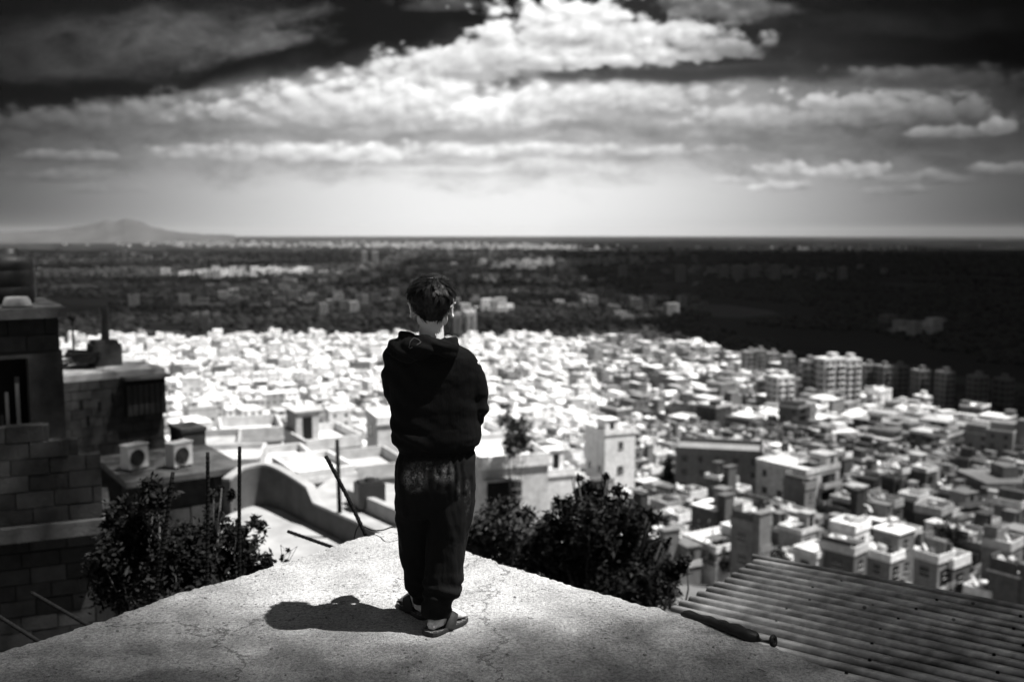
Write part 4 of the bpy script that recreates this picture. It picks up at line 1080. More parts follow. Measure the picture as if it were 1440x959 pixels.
hand_house(392, 645, 46, 2.6, 3.4, 3.0, 24, .52, 1, 'white house just above the curved parapet', seed=9, hut=False, par=.35)
hand_house(292, 622, 58, 3.4, 4.0, 3.4, 14, .32, 1, 'grey low house above the middle iron rod', seed=18, par=.4, hut=False)
hand_house(440, 655, 40, 2.2, 3.0, 2.6, 30, .52, 1, 'small white house over the step of the curved parapet', seed=19, hut=False, par=.3)
hand_house(320, 640, 44, 2.8, 3.0, 2.6, 8, .4, 1, 'grey flat house between the two taller iron rods', seed=20, hut=False, par=.25)
hand_house(1345, 716, 190, 13, 8, 5.6, 28, .36, 2, 'long grey house with a blank side wall near the right edge', seed=10)
hand_house(1262, 805, 138, 5.0, 5, 4.2, 40, .6, 1, 'small white house right behind the top of the corrugated roof', seed=11)
hand_house(1205, 775, 150, 5.2, 6, 5.2, 34, .75, 2, 'narrow white house with a dark left flank behind the corrugated roof', seed=12)
hand_house(1105, 790, 132, 7.0, 6, 3.6, 30, .5, 1, 'grey low house at the upper corner of the corrugated roof', seed=13, hut=False)
hand_house(1290, 648, 250, 7.5, 7, 6.5, 30, .45, 2, 'grey house with a pale right wall below the long dark apartment row', seed=14)
hand_house(770, 660, 120, 5, 5, 5, 20, .78, 2, 'white house rising behind the left crown of the big dark tree', seed=15)
hand_house(560, 585, 110, 6, 6, 5, 20, .78, 2, 'white house hidden half behind the boy\'s left forearm', seed=16)
hand_house(1010, 760, 128, 6.5, 6, 4.2, 32, .7, 1, 'white flat house between the big dark tree and the corrugated roof', seed=17)

# candidates on rotated street grids
r2 = random.Random(77); cand = []
seeds = [(-330, 420, 22), (-120, 330, 26), (60, 250, 34), (150, 180, 46), (-60, 160, 24), (-150, 120, 18), (240, 420, 48), (60, 620, 28), (-250, 800, 20), (150, 900, 40), (-450, 1100, 16), (-60, 1100, 25), (90, 130, 42), (320, 600, 46), (-40, 90, 22)]
for si, (sx, sy, rot) in enumerate(seeds):
    a = R(rot + r2.uniform(-4, 4)); ca, sa = math.cos(a), math.sin(a); sdist = math.hypot(sx, sy); cw, cd = (r2.uniform(10.5, 13), r2.uniform(11, 14)) if sdist > 330 else (r2.uniform(5.0, 6.0), r2.uniform(5.4, 6.8))
    for i in range(-110, 111):
        for j in range(-110, 111):
            lx, ly = i * cw + (2.5 if i % 4 == 0 else 0), j * cd + (2.0 if j % 3 == 0 else 0)
            x, y = sx + lx * ca - ly * sa, sy + lx * sa + ly * ca; d = math.hypot(x, y)
            if y < 40 or d < 118 or abs(math.atan2(x, y)) > .58 or d > town_far(x, y) * (1 + .06 * mnoise.noise(Vector((x / 90, y / 90, 3)))): continue
            if min(range(len(seeds)), key=lambda k: (seeds[k][0] - x) ** 2 + (seeds[k][1] - y) ** 2) != si: continue
            if r2.random() < .09: continue
            near = sdist <= 330
            big = r2.random() < .12 and not near; w = cw * r2.uniform(.6, .98) * (.8 if near else 1.35 if big else 1); dp = cd * r2.uniform(.6, .98) * (.8 if near else 1.1 if big else 1)
            st = r2.choice((1, 1, 2, 2, 2, 3)) if near else r2.choice((1, 2, 2, 2, 3, 3, 3, 4, 5 if d > 300 else 3)) + (1 if big else 0)
            jx, jy = r2.uniform(-1, 1), r2.uniform(-1, 1)
            x += jx; y += jy
            if any((x - hx) ** 2 + (y - hy) ** 2 < (hr + w * .5) ** 2 for hx, hy, hr in HAND): continue
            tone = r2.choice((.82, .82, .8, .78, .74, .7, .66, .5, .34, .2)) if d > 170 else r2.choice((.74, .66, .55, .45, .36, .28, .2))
            if x > 0.08 * y and r2.random() < .78: tone = min(tone, r2.uniform(.07, .24))  # shade of the town's right side is put into darker wall tones
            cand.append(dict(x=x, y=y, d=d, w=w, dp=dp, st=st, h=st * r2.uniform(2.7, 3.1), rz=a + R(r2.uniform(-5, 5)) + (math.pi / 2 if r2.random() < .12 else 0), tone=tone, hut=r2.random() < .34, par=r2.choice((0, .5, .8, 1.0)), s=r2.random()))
print('candidates', len(cand))
cand.sort(key=lambda c: c['d'] / max(c['w'], c['h']))
NIND = 285
first = []
for c in cand[:1000]:
    z = terr(c['x'], c['y'])
    rr = random.Random(int(c['s'] * 1e6)); small = c['d'] > 190
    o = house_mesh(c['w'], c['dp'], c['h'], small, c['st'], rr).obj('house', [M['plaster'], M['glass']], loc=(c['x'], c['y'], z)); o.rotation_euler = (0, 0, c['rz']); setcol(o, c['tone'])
    first.append((o, c, rr))
bpy.context.view_layer.update(); dg = bpy.context.evaluated_depsgraph_get()
cam0 = Vector((0, 0, H0)); keep = []; drop = list(cand[1000:])
for o, c, rr in first:
    vis = 0; mw = o.matrix_world; w, dp, h = c['w'], c['dp'], c['h']
    for lx in (-.45, -.15, .15, .45):
        for ly, lz in ((-.51, .8), (-.51, .45), (-.2, 1.0), (.3, 1.0)):
            p = mw @ Vector((lx * w, ly * dp, lz * h + (.01 if lz == 1 else 0)))
            q = project(p)
            if q is None or not (0 < q[0] < 1440 and 0 < q[1] < 959): continue
            ok, loc, nor, idx, ob, mt = SC.ray_cast(dg, cam0, (p - cam0).normalized())
            if ok and ob.name == o.name: vis += 1
    if vis >= 1 and len(keep) < NIND: keep.append((o, c, rr))
    else: drop.append(c); bpy.data.objects.remove(o)
items = []
for o, c, rr in keep:
    dress(o, c['w'], c['dp'], c['h'], c['st'], rr, c['d'] <= 190, c['hut'], False, c['par'], c['tone'])
    o['category'] = 'house'; o['group'] = 'houses of the crowded town'
    q = project((c['x'], c['y'], terr(c['x'], c['y']) + c['h']))
    tw = 'white' if c['tone'] > .68 else 'pale' if c['tone'] > .5 else 'grey' if c['tone'] > .33 else 'dark grey'
    sw = ('low', 'two-storey', 'three-storey', 'four-storey', 'five-storey', 'six-storey')[c['st'] - 1]
    items.append((o, '%s %s house%s' % (tw, sw, ' with roof hut' if c['hut'] else ''), *q))
place_words(items)
print('kept', len(keep), 'max d', max(c['d'] for o, c, rr in keep))

# the thousands of small houses further off, one mass
def mass():
    mb = MB(); r3 = random.Random(5)
    for c in drop:
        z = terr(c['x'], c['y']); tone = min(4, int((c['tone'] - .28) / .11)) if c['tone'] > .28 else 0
        hm = house_mesh(c['w'], c['dp'], c['h'], True, c['st'], r3, base=3.0)
        ca, sa = math.cos(c['rz']), math.sin(c['rz'])
        V = [(c['x'] + x * ca - y * sa, c['y'] + x * sa + y * ca, z + zz) for x, y, zz in hm.V]
        o = len(mb.V); mb.V += V
        for f, m_ in zip(hm.F, hm.M): mb.F.append(tuple(i + o for i in f)); mb.M.append(5 if m_ == 1 else tone)
        def sub(lx, ly, lz, a, b, hh, m_):
            mb.box((c['x'] + lx * ca - ly * sa, c['y'] + lx * sa + ly * ca, z + lz), (a, b, hh), c['rz'], m_)
        sub(0, 0, c['h'] + .12, c['w'] + .3, c['dp'] + .3, .22, max(min(4, tone + 1), r3.choice((1, 2, 3, 4))))
        if c['par']:
            sub(0, -c['dp'] / 2, c['h'] + .6, c['w'], .2, .75, tone); sub(-c['w'] / 2, 0, c['h'] + .6, .2, c['dp'] - .3, .75, tone)
        if not c['hut'] and r3.random() < .5: fx = r3.choice((-1, 1)); hh = r3.uniform(1.5, 2.9); sub(fx * c['w'] * .24, 0, c['h'] + .24 + hh / 2, c['w'] * .5, c['dp'] * .97, hh, max(0, tone - r3.choice((0, 1, 2))))
        if r3.random() < .5: fx = r3.choice((-1, 1)); hh = c['h'] * r3.uniform(.4, .9); sub(fx * c['w'] * .2, -c['dp'] * .5 - 1.6, hh / 2 - 1, c['w'] * .5, 3.2, hh + 2, max(0, tone - r3.choice((0, 1, 3))))
        if c['hut']: sub(c['w'] * .25 * r3.choice((-1, 1)), c['dp'] * .25 * r3.choice((-1, 1)), c['h'] + 1.4, 3, 3.2, 2.4, tone)
        if r3.random() < .4: sub(c['w'] * r3.uniform(-.3, .3), c['dp'] * r3.uniform(-.3, .3), c['h'] + .9, 1.1, 1.1, 1.4, r3.choice((0, 3, 5)))
    o = mb.obj('town_houses', [M['tone%d' % i] for i in range(5)] + [M['glass']]); tag(o, 'mass of small pale houses filling the far part of the town', 'town', kind='stuff')
mass()

# water tanks and dishes on the nearest roofs
proto = empty('water_tank'); tag(proto, cat='tank', group='water tanks on the town roofs')
mb = MB(); mb.tube([(-.62, 0, .75), (-.58, 0, .75), (.58, 0, .75), (.62, 0, .75)], [.36, .42, .42, .36], 16); kid(mb.obj('tank_body', [M['tank']], proto, True), proto)
mb = MB()
for x in (-.4, .4):
    for y in (-.3, .3): mb.tube([(x, y, 0), (x, y, .55)], [.03, .03], 5)
    mb.box((x, 0, .38), (.06, .66, .05))
kid(mb.obj('stand', [M['iron']], proto), proto)
dproto = empty('satellite_dish'); tag(dproto, cat='dish', group='satellite dishes on the town roofs')
mb = MB(); rows = []
for j in range(6):
    r_ = .5 * j / 5 + .001; rows.append([Vector((math.cos(k / 18 * 6.2832) * r_, math.sin(k / 18 * 6.2832) * r_, r_ * r_ * .5)) for k in range(18)])
back = [[p - Vector((0, 0, .02)) for p in r] for r in rows[::-1]]
mb.loft(rows + back, cap=False); rotd = Matrix.Rotation(R(55), 3, 'X'); mb.V = [tuple(rotd @ Vector(v) + Vector((0, 0, 1.0))) for v in mb.V]; kid(mb.obj('reflector', [M['acwhite']], dproto, True), dproto)
mb = MB(); mb.tube([(0, 0, 0), (0, .05, 1.0)], [.03, .025], 6); mb.tube([(0, 0, 1.0), (0, -.45, 1.3)], [.015, .012], 5); mb.box((0, -.47, 1.31), (.08, .1, .08)); kid(mb.obj('mast', [M['iron']], dproto), dproto)
it2 = []; it3 = []; used = [False, False]; k1 = k2 = 0
for i, (o, c, rr) in enumerate(keep):
    if c['d'] > 260: continue
    z = terr(c['x'], c['y']) + c['h'] + .235; ca, sa = math.cos(c['rz']), math.sin(c['rz'])
    def spot(fx, fy):
        lx, ly = fx * c['w'], fy * c['dp']; return (c['x'] + lx * ca - ly * sa, c['y'] + lx * sa + ly * ca, z)
    if rr.random() < .55 and not c['hut']:
        t_ = proto if not used[0] else copy_tree(proto); used[0] = True; t_.location = spot(.1, .12); t_.rotation_euler.z = rr.uniform(0, 3); q = project(t_.location); it2.append((t_, 'pale rooftop water tank', *q))
    if rr.random() < .6 and not c['hut']:
        t_ = dproto if not used[1] else copy_tree(dproto); used[1] = True; t_.location = spot(-.25, .25); t_.rotation_euler.z = R(40) + rr.uniform(-.4, .4); q = project(t_.location); it3.append((t_, 'white satellite dish on a roof', *q))
# clutter on the near roofs left and right of the boy, set where it stands
pot = empty('potted_plant'); tag(pot, cat='plant', group='potted plants on the near roofs')
mb = MB(); mb.loft([[Vector((math.cos(k / 14 * 6.2832) * r_, math.sin(k / 14 * 6.2832) * r_, z)) for k in range(14)] for z, r_ in ((0, .15), (.3, .21), (.34, .22), (.34, .19), (.3, .18))]); kid(mb.obj('pot', [M['cap']], pot, True), pot)
mb = MB(); leaves(mb, [(Vector((0, 0, .75)), (.34, .34, .36)), (Vector((.1, .1, 1.15)), (.22, .22, .22))], 420, .085, random.Random(3), clump=.4, per=10); kid(mb.obj('foliage', [M['leaf'], M['leafpale']], pot), pot)
mb = MB(); mb.tube([(0, 0, .3), (.02, 0, 1.1)], [.025, .012], 5); kid(mb.obj('stem', [M['bark']], pot), pot)
ant = empty('antenna'); tag(ant, cat='antenna', group='antennas on the near roofs')
mb = MB(); mb.tube([(0, 0, 0), (0, 0, 2.2)], [.03, .02], 6); kid(mb.obj('mast', [M['iron']], ant), ant)
mb = MB(); mb.tube([(-.5, 0, 2.0), (.5, 0, 2.05)], [.015, .015], 5)
for k in range(7): mb.tube([(-.45 + k * .15, -.28 + k * .02, 2.005 + k * .006), (-.45 + k * .15, .28 - k * .02, 2.005 + k * .006)], [.01, .01], 4)
kid(mb.obj('aerial', [M['iron']], ant), ant)
PRO = {'t': (proto, 'pale rooftop water tank', it2), 'd': (dproto, 'white satellite dish on a roof', it3), 'p': (pot, 'dark potted plant on a roof', []), 'a': (ant, 'thin roof antenna', [])}
usedp = {'t': used[0], 'd': used[1], 'p': False, 'a': False}
bpy.context.view_layer.update(); dg = bpy.context.evaluated_depsgraph_get(); rq = random.Random(8)
for k, px, py, s in (('p', 418, 668, .8), ('p', 436, 676, .9), ('p', 446, 684, .9), ('d', 425, 690, .6), ('d', 428, 655, .5), ('a', 407, 640, .9), ('p', 400, 662, .7), ('t', 352, 622, .6), ('d', 370, 632, .6), ('a', 300, 618, 1.0), ('t', 285, 628, .55), ('p', 312, 646, .8), ('d', 330, 650, .6), ('a', 345, 600, 1.0),
      ('t', 470, 622, .6), ('p', 497, 660, .9), ('d', 480, 672, .6), ('t', 512, 650, .55), ('a', 455, 612, 1.0), ('p', 535, 700, .9), ('d', 540, 672, .6), ('p', 545, 690, .8), ('p', 505, 700, .9), ('a', 528, 668, 1.0),
      ('d', 690, 640, .7), ('t', 735, 648, .6), ('p', 750, 660, .9), ('a', 705, 628, 1.1), ('p', 686, 652, .8), ('d', 668, 625, .7), ('t', 672, 610, .6), ('p', 725, 668, .8)):
    ok, loc, nor, idx, ob, mt = SC.ray_cast(dg, cam0, ray(px, py).normalized())
    for e in (4, -4, 8, -8, 12, -12, 17, -17, 22, -22, 28):
        if ok and nor.z > .8 and loc.y > 14: break
        ok, loc, nor, idx, ob, mt = SC.ray_cast(dg, cam0, ray(px, py + e).normalized())
    if not ok or nor.z < .8 or loc.y < 14: continue
    src, lab, lst = PRO[k]; t_ = src if not usedp[k] else copy_tree(src); usedp[k] = True
    t_.location = loc + Vector((0, 0, -.005)); t_.scale = (s, s, s); t_.rotation_euler.z = rq.uniform(-.6, .9); lst.append((t_, lab, *project(loc)))
for k in PRO:
    if not usedp[k]:
        for ch in KIDS.get(PRO[k][0].name, ()): bpy.data.objects.remove(ch)
        bpy.data.objects.remove(PRO[k][0])
    else: place_words(PRO[k][2])

# town trees
def town_tree_proto(seed, blobs, size, mats):
    r2 = random.Random(seed); root = empty('town_tree'); tag(root, cat='tree', group='trees between the houses')
    mb = MB(); leaves(mb, blobs, 1500, size, r2, clump=.4, per=12); kid(mb.obj('crown', [M[k] for k in mats], root), root)
    tr = MB(); tr.tube([(0, 0, -2), (0, 0, 1.2), (.1, 0, 2.6)], [.22, .18, .1], 8)
    for c, rr in blobs: tr.tube([(0, 0, 1.2), Vector(c) * .8, c], [.1, .06, .03], 5)
    kid(tr.obj('trunk', [M['bark']], root), root); return root
tp = [town_tree_proto(1, [(Vector((0, 0, 4)), (1.8, 1.8, 1.7)), (Vector((1, .4, 3.3)), (1.3, 1.3, 1.2)), (Vector((-1, -.2, 3.2)), (1.3, 1.2, 1.1))], .28, ('leaf', 'leafpale')),
      town_tree_proto(2, [(Vector((0, 0, 3.6)), (.9, .9, 2.6)), (Vector((.1, 0, 5.8)), (.6, .6, 1.5))], .24, ('leaf', 'leafpale'))]
usedt = [False, False]; it4 = []; r2 = random.Random(99); n = 0
SPOTS = [ground_hit(*q) for q in ((968, 818), (988, 812), (1008, 822), (955, 800), (1030, 800), (1188, 712), (1205, 622), (1098, 716), (940, 706), (1330, 815), (1405, 825), (1242, 634), (1392, 664), (1046, 650), (1150, 752), (1232, 760), (1420, 760))]
while n < 60:
    d = r2.uniform(100, 420); az = r2.uniform(-.47, .5); x, y = d * math.sin(az), d * math.cos(az)
    fixed = n < len(SPOTS)
    if fixed: x, y = SPOTS[n].x, SPOTS[n].y
    if not fixed and any((x - c['x']) ** 2 + (y - c['y']) ** 2 < (max(c['w'], c['dp']) * .45) ** 2 for c in cand[:900]) or not fixed and any((x - a) ** 2 + (y - b) ** 2 < (rr * .8) ** 2 for a, b, rr in HAND): continue
    k = 0 if r2.random() < .75 else 1; n += 1
    t_ = tp[k] if not usedt[k] else copy_tree(tp[k]); usedt[k] = True
    s = r2.uniform(.8, 1.5); t_.location = (x, y, terr(x, y)); t_.scale = (s, s, s); t_.rotation_euler.z = r2.uniform(0, 6)
    q = project((x, y, terr(x, y) + 4)); it4.append((t_, ('round dark tree between houses', 'slim dark tree between houses')[k], *q))
place_words(it4)
gp = at_y(722, 600, 70.0)
bush('grey_tree', (gp.x, gp.y, terr(gp.x, gp.y)), [(at_y(a, b, 70 + c), (r_, r_, r_ * 1.1)) for a, b, c, r_ in ((722, 612, 0, 1.05), (712, 592, .3, .8), (732, 604, -.2, .9), (712, 576, 0, .6), (724, 632, 0, .9), (738, 622, .1, .7))], 1600, .16, 'grey-leaved slender tree between white houses right of the boy', 'tree', seed=20, mats=('leafpale', 'leafpale'), trunk_r=.16)

# ------------------------------------------------------------------ tower blocks
def tower(px, pytop, pybase, wpx, tone, label, rz=None, dep=None, low=False):
    p = ground_hit(px, pybase); d = p.length; w = wpx / F * p.y; h = (pybase - pytop) / F * p.y * .99; st = max(2, int(h / 3.1)); r3 = random.Random(int(px * 7 + pytop))
    dep = dep or min(16, max(9, w * .7)); rz = R(rz if rz is not None else r3.uniform(10, 26))
    mb = MB(); V = [(-w / 2, -dep / 2), (w / 2, -dep / 2), (w / 2, dep / 2), (-w / 2, dep / 2)]
    mb.add([(x, y, z) for z in (-4, h) for x, y in V], [(0, 1, 5, 4), (1, 2, 6, 5), (2, 3, 7, 6), (3, 0, 4, 7), (4, 5, 6, 7)], 0)
    for (x0, y0), (x1, y1) in zip(V, V[1:] + V[:1]):
        L = math.hypot(x1 - x0, y1 - y0); n = max(2, int(L / 3.4)); ux, uy = (x1 - x0) / L, (y1 - y0) / L; nx, ny = uy, -ux
        for s in range(st):
            for i in range(n):
                c = (i + .5) / n * L; ww = L / n * .33; z = s * h / st + h / st * .3; hh = h / st * .46
                q = [(x0 + ux * (c + e) + nx * .03, y0 + uy * (c + e) + ny * .03) for e in (-ww, ww)]
                mb.add([(*q[0], z), (*q[1], z), (*q[1], z + hh), (*q[0], z + hh)], [(0, 1, 2, 3)], 1)
    o = mb.obj('apartment_block' if low else 'tower_block', [M['plaster'], M['glass']], loc=p); o.rotation_euler = (0, 0, rz); setcol(o, tone); tag(o, label, 'building')
    for k, fx in enumerate((-.25, .25) if w > 9 else (0,)):
        b = MB()
        b.box((fx * w, -dep / 2 - .05, h / 2), (w * .06, .1, h)); 
        for s in range(st): b.box((fx * w, -dep / 2 - .6, s * h / st + .25), (w * .32, 1.2, .5 if not low else .35))
        bo = b.obj('balcony_stack', [M['plaster']], o); setcol(bo, min(.8, tone * 1.25))
    b = MB(); b.box((0, 0, h + .5), (w * 1.02, dep * 1.02, .98)); b.box((w * .15, 0, h + 2.2), (w * .3, dep * .4, 2.4)); rf = b.obj('roof', [M['roof']], o); setcol(rf, min(.8, tone * 1.2))
    HANDT.append(p); return o
HANDT = []
tower(1163, 502, 596, 38, .42, 'left half of the big pair of tall tower blocks near the right', rz=24); tower(1183 + 6, 503, 594, 30, .40, 'right half of the big pair of tall tower blocks near the right', rz=24)
tower(1133, 506, 594, 20, .2, 'narrow dark tower block against the left side of the big pair', rz=-6)
tower(1096, 528, 596, 30, .5, 'pale striped tower block left of the big tall pair', rz=24); tower(1116, 530, 594, 14, .3, 'slim striped tower between the pale tower and the big pair', rz=24)
tower(1073, 534, 588, 22, .16, 'dark blank tower block left of the pale striped one', rz=-8)
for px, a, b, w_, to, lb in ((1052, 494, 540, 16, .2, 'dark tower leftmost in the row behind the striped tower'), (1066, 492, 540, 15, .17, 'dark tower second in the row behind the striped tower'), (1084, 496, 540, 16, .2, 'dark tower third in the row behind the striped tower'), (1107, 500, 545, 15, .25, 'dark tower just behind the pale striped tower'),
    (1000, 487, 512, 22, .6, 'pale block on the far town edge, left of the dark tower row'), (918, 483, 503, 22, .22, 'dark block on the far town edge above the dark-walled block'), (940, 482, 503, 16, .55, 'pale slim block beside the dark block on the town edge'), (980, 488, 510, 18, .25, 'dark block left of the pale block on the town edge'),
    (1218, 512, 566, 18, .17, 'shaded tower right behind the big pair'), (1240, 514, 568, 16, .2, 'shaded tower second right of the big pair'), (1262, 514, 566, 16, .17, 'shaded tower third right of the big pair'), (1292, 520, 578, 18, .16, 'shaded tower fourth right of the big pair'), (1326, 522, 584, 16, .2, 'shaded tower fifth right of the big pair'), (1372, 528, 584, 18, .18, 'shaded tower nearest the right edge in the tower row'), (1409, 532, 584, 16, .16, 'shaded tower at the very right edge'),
    (1296, 557, 590, 14, .6, 'pale narrow block standing out beyond the long dark apartment row'), (1266, 566, 592, 22, .35, 'low grey block beyond the long dark apartment row'),
    (642, 441, 476, 13, .3, 'grey lone tower just right of the boy\'s ear'), (661, 438, 477, 16, .5, 'pale striped lone tower right of the boy\'s neck'),
    (276, 441, 470, 10, .2, 'thin dark tower beyond the left town edge, first of three'), (290, 440, 470, 10, .22, 'thin dark tower beyond the left town edge, second of three'), (306, 442, 470, 9, .17, 'thin dark tower beyond the left town edge, third of three')):
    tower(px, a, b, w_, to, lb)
for px, a, b, w_, to, lb, rz in ((1272, 606, 642, 112, .2, 'long dark apartment row with square windows near the right edge', 10), (1384, 611, 645, 62, .18, 'dark apartment row at the right edge beside the long one', 6), (1398, 672, 732, 76, .16, 'big dark apartment block at the right edge above the long grey house', 4),
    (1215, 578, 606, 60, .5, 'low apartment row with a bright flat roof under the tower pair', 16), (1318, 586, 610, 84, .42, 'long low block with a bright roof edge right of the tower pair', 16), (1170, 606, 640, 56, .75, 'bright low apartment block below the tower pair', 18)):
    tower(px, a, b, w_, to, lb, rz, 12, True)
for i, (px, a, b, w_, lb) in enumerate(((436, 352, 371, 9, 'distant tower left of the boy\'s head, leftmost of three'), (512, 354, 372, 8, 'distant tower left of the boy\'s head, middle of three'), (527, 354, 372, 9, 'distant tower left of the boy\'s head, rightmost of three'), (788, 366, 384, 14, 'distant tower above the bright strip right of the boy\'s head'), (876, 374, 394, 11, 'distant dark tower over the plain right of the bright strip'),
    (957, 374, 396, 12, 'distant tower in the hazy row, leftmost'), (1018, 373, 394, 10, 'distant tower in the hazy row, second from left'), (1037, 373, 396, 13, 'distant tower in the hazy row, third from left'), (1060, 372, 393, 11, 'distant tower in the hazy row, fourth from left'), (1089, 373, 396, 13, 'distant tower in the hazy row, fifth from left'), (1184, 376, 396, 11, 'distant tower in the hazy row, rightmost'))):
    tower(px, a, b, w_, .4, lb)

# ------------------------------------------------------------------ plain: orchard trees and scattered settlements
def far_trees():
    r3 = np.random.RandomState(3); bm = bmesh.new(); bmesh.ops.create_icosphere(bm, subdivisions=1, radius=1.0); bv = np.array([v.co[:] for v in bm.verts]); bf = np.array([[v.index for v in f.verts] for f in bm.faces]); bm.free()
    pts = []
    while len(pts) < 42000:
        d = 480 + 6500 * r3.rand() ** 1.7; az = r3.uniform(-.56, .56); x, y = d * math.sin(az), d * math.cos(az)
        if d < town_far(x, y) * 1.02: 
            if r3.rand() > .30 or d < 230: continue
        nz = mnoise.noise(Vector((x / 260, y / 420, 5))) + .5 * mnoise.noise(Vector((x / 90, y / 120, 9)))
        if nz < -.22 and d > town_far(x, y): continue
        pts.append((x, y, d))
    n = len(pts); P = np.array(pts); nv, nf = len(bv), len(bf)
    s = (1.9 + P[:, 2] / 1000) * r3.uniform(.5, 1.6, n); sc = np.stack([s * r3.uniform(.9, 1.8, n), s * r3.uniform(.9, 1.8, n), s * r3.uniform(.7, 1.25, n)], 1)
    V = bv[None] * sc[:, None] * r3.uniform(.75, 1.25, (n, nv, 1)); V[:, :, 0] += P[:, 0, None]; V[:, :, 1] += P[:, 1, None]
    z = np.interp(P[:, 2], PD, PZ); V[:, :, 2] += (z + s * .55)[:, None]
    Fc = (bf[None] + (np.arange(n) * nv)[:, None, None]).reshape(-1, 3)
    me = bpy.data.meshes.new('orchard_trees'); me.vertices.add(n * nv); me.vertices.foreach_set('co', V.astype(np.float32).ravel())
    me.loops.add(Fc.size); me.loops.foreach_set('vertex_index', Fc.astype(np.int32).ravel()); me.polygons.add(len(Fc)); me.polygons.foreach_set('loop_start', np.arange(0, Fc.size, 3, dtype=np.int32)); me.polygons.foreach_set('loop_total', np.full(len(Fc), 3, np.int32))
    me.materials.append(M['leaffar']); me.materials.append(M['leaf']); me.polygons.foreach_set('material_index', np.repeat((r3.rand(n) < .5).astype(np.int32), nf)); me.update(calc_edges=True)
    tag(link('orchard_trees', me), 'dark orchards and groves covering the plain beyond the town', 'orchards', kind='stuff')
far_trees()
def far_town():
    mb = MB(); r3 = random.Random(6)
    strips = [(790, 372, 100, 3, 220, .75), (720, 378, 30, 2, 60, .8), (400, 385, 40, 2.5, 60, .75), (300, 388, 60, 3, 50, .6), (560, 346, 160, 2.5, 230, .75), (330, 345, 150, 2.5, 170, .6), (720, 349, 120, 2, 170, .75), (1050, 385, 120, 6, 130, .4), (640, 392, 250, 14, 110, .4), (690, 437, 30, 2.5, 26, .75), (880, 432, 90, 12, 50, .36), (450, 420, 200, 18, 90, .35), (1100, 352, 260, 5, 130, .35), (1280, 466, 40, 8, 14, .5), (200, 365, 140, 8, 70, .35), (620, 360, 200, 5, 120, .4), (880, 365, 80, 4, 90, .6)]
    for cx, cy, sx, sy, n, to in strips:
        for i in range(n):
            px, py = cx + r3.gauss(0, 1) * sx * .55, cy + r3.gauss(0, 1) * sy * .6
            if py < 339: continue
            p = ground_hit(px, py); d = p.length
            if d < town_far(p.x, p.y) * 1.1: continue
            w, dp, h = r3.uniform(9, 20) * (1 + d / 9000), r3.uniform(9, 16), r3.choice((6, 7, 9, 10, 13, 16, 20)) * (1 + d / 12000)
            tone = max(0, min(4, int((to * r3.uniform(.6, 1.2) - .25) / .12)))
            rz = R(r3.uniform(5, 35)); mb.box((p.x, p.y, p.z + h / 2 - 1), (w, dp, h), rz, tone)
            st = max(1, int(h / 3.2))
            for s in range(st):
                ca, sa = math.cos(rz), math.sin(rz); ly = -dp / 2 - .06
                mb.box((p.x - ly * sa, p.y + ly * ca, p.z + (s + .5) * h / st - .6), (w * .8, .1, 1.2), rz, 5)
    o = mb.obj('far_settlements', [M['tone%d' % i] for i in range(5)] + [M['glass']]); tag(o, 'scattered pale settlements far out on the dark plain', 'settlements', kind='stuff')
far_town()
# ------------------------------------------------------------------ light
SUN_EL, SUN_AZ = R(65), math.atan2(.975, -.20)     # azimuth measured from +Y towards +X
sd = Vector((math.sin(SUN_AZ) * math.cos(SUN_EL), math.cos(SUN_AZ) * math.cos(SUN_EL), math.sin(SUN_EL)))
sl = bpy.data.lights.new('sun', 'SUN'); sl.energy = 5.0; sl.angle = R(.53); sl.color = (1, .985, .965)
so = bpy.data.objects.new('sun', sl); C.objects.link(so); so.rotation_euler = sd.to_track_quat('Z', 'Y').to_euler(); so.location = (0, 0, 50)

# clouds overhead, beyond the top of the picture: they shade the plain and towers; two added veils dim the right of the town
def cloud(x0, x1, y0, y1, alt, seed, label, thick=120, mat='cloud'):
    """a flat-bottomed cumulus whose shadow falls on the given stretch of ground"""
    k = (alt + 130) / sd.z; ox, oy = sd.x * k, sd.y * k
    cx, cy, rx, ry = (x0 + x1) / 2 + ox, (y0 + y1) / 2 + oy, (x1 - x0) / 2, (y1 - y0) / 2
    mb = MB(); nu, nv = 64, 18; rows = []
    for j in range(nv + 1):
        ph = math.pi * j / nv; row = []
        for i in range(nu):
            th = 2 * math.pi * i / nu; x, y, z = math.sin(ph) * math.cos(th), math.sin(ph) * math.sin(th), -math.cos(ph)
            w = 1 + (.10 * mnoise.noise(Vector((x * 3 + seed, y * 3, z))) + .05 * mnoise.noise(Vector((x * 9 + seed, y * 9, z * 6)))) * (1200 / rx if rx > 1200 else 1)
            q = 1 / (abs(x) ** 6 + abs(y) ** 6 + 1e-9) ** (1 / 6) * math.hypot(x, y)
            zz = z * (1 if z > 0 else .25) * thick * (1 + .5 * mnoise.noise(Vector((x * 5, y * 5, seed))))
            row.append((cx + x * rx * w * min(q, 1.35), cy + y * ry * w * min(q, 1.35), alt + zz))
        rows.append(row)
    mb.loft(rows, cap=False)
    o = mb.obj('cloud', [M[mat]], smooth=True); tag(o, label, 'cloud', 'clouds overhead', 'structure')
m, t = newmat('cloud_vapour'); b = t.bsdf(.85, 1.0, 0.0); M['cloud'] = m
m, t = newmat('added_cloud_veil'); b = t.bsdf(.85, 1.0, 0.0); pos = t.n('ShaderNodeNewGeometry').outputs['Position']  # unseen veil, added to dim the right of the town
t.put(b.inputs['Alpha'], t.mapr(t.noise(pos, 1 / 60.0, 4, .6), .34, .66, .12, .55)); M['veil'] = m
m, t = newmat('thin_cloud_vapour'); b = t.bsdf(.85, 1.0, 0.0); pos = t.n('ShaderNodeNewGeometry').outputs['Position']
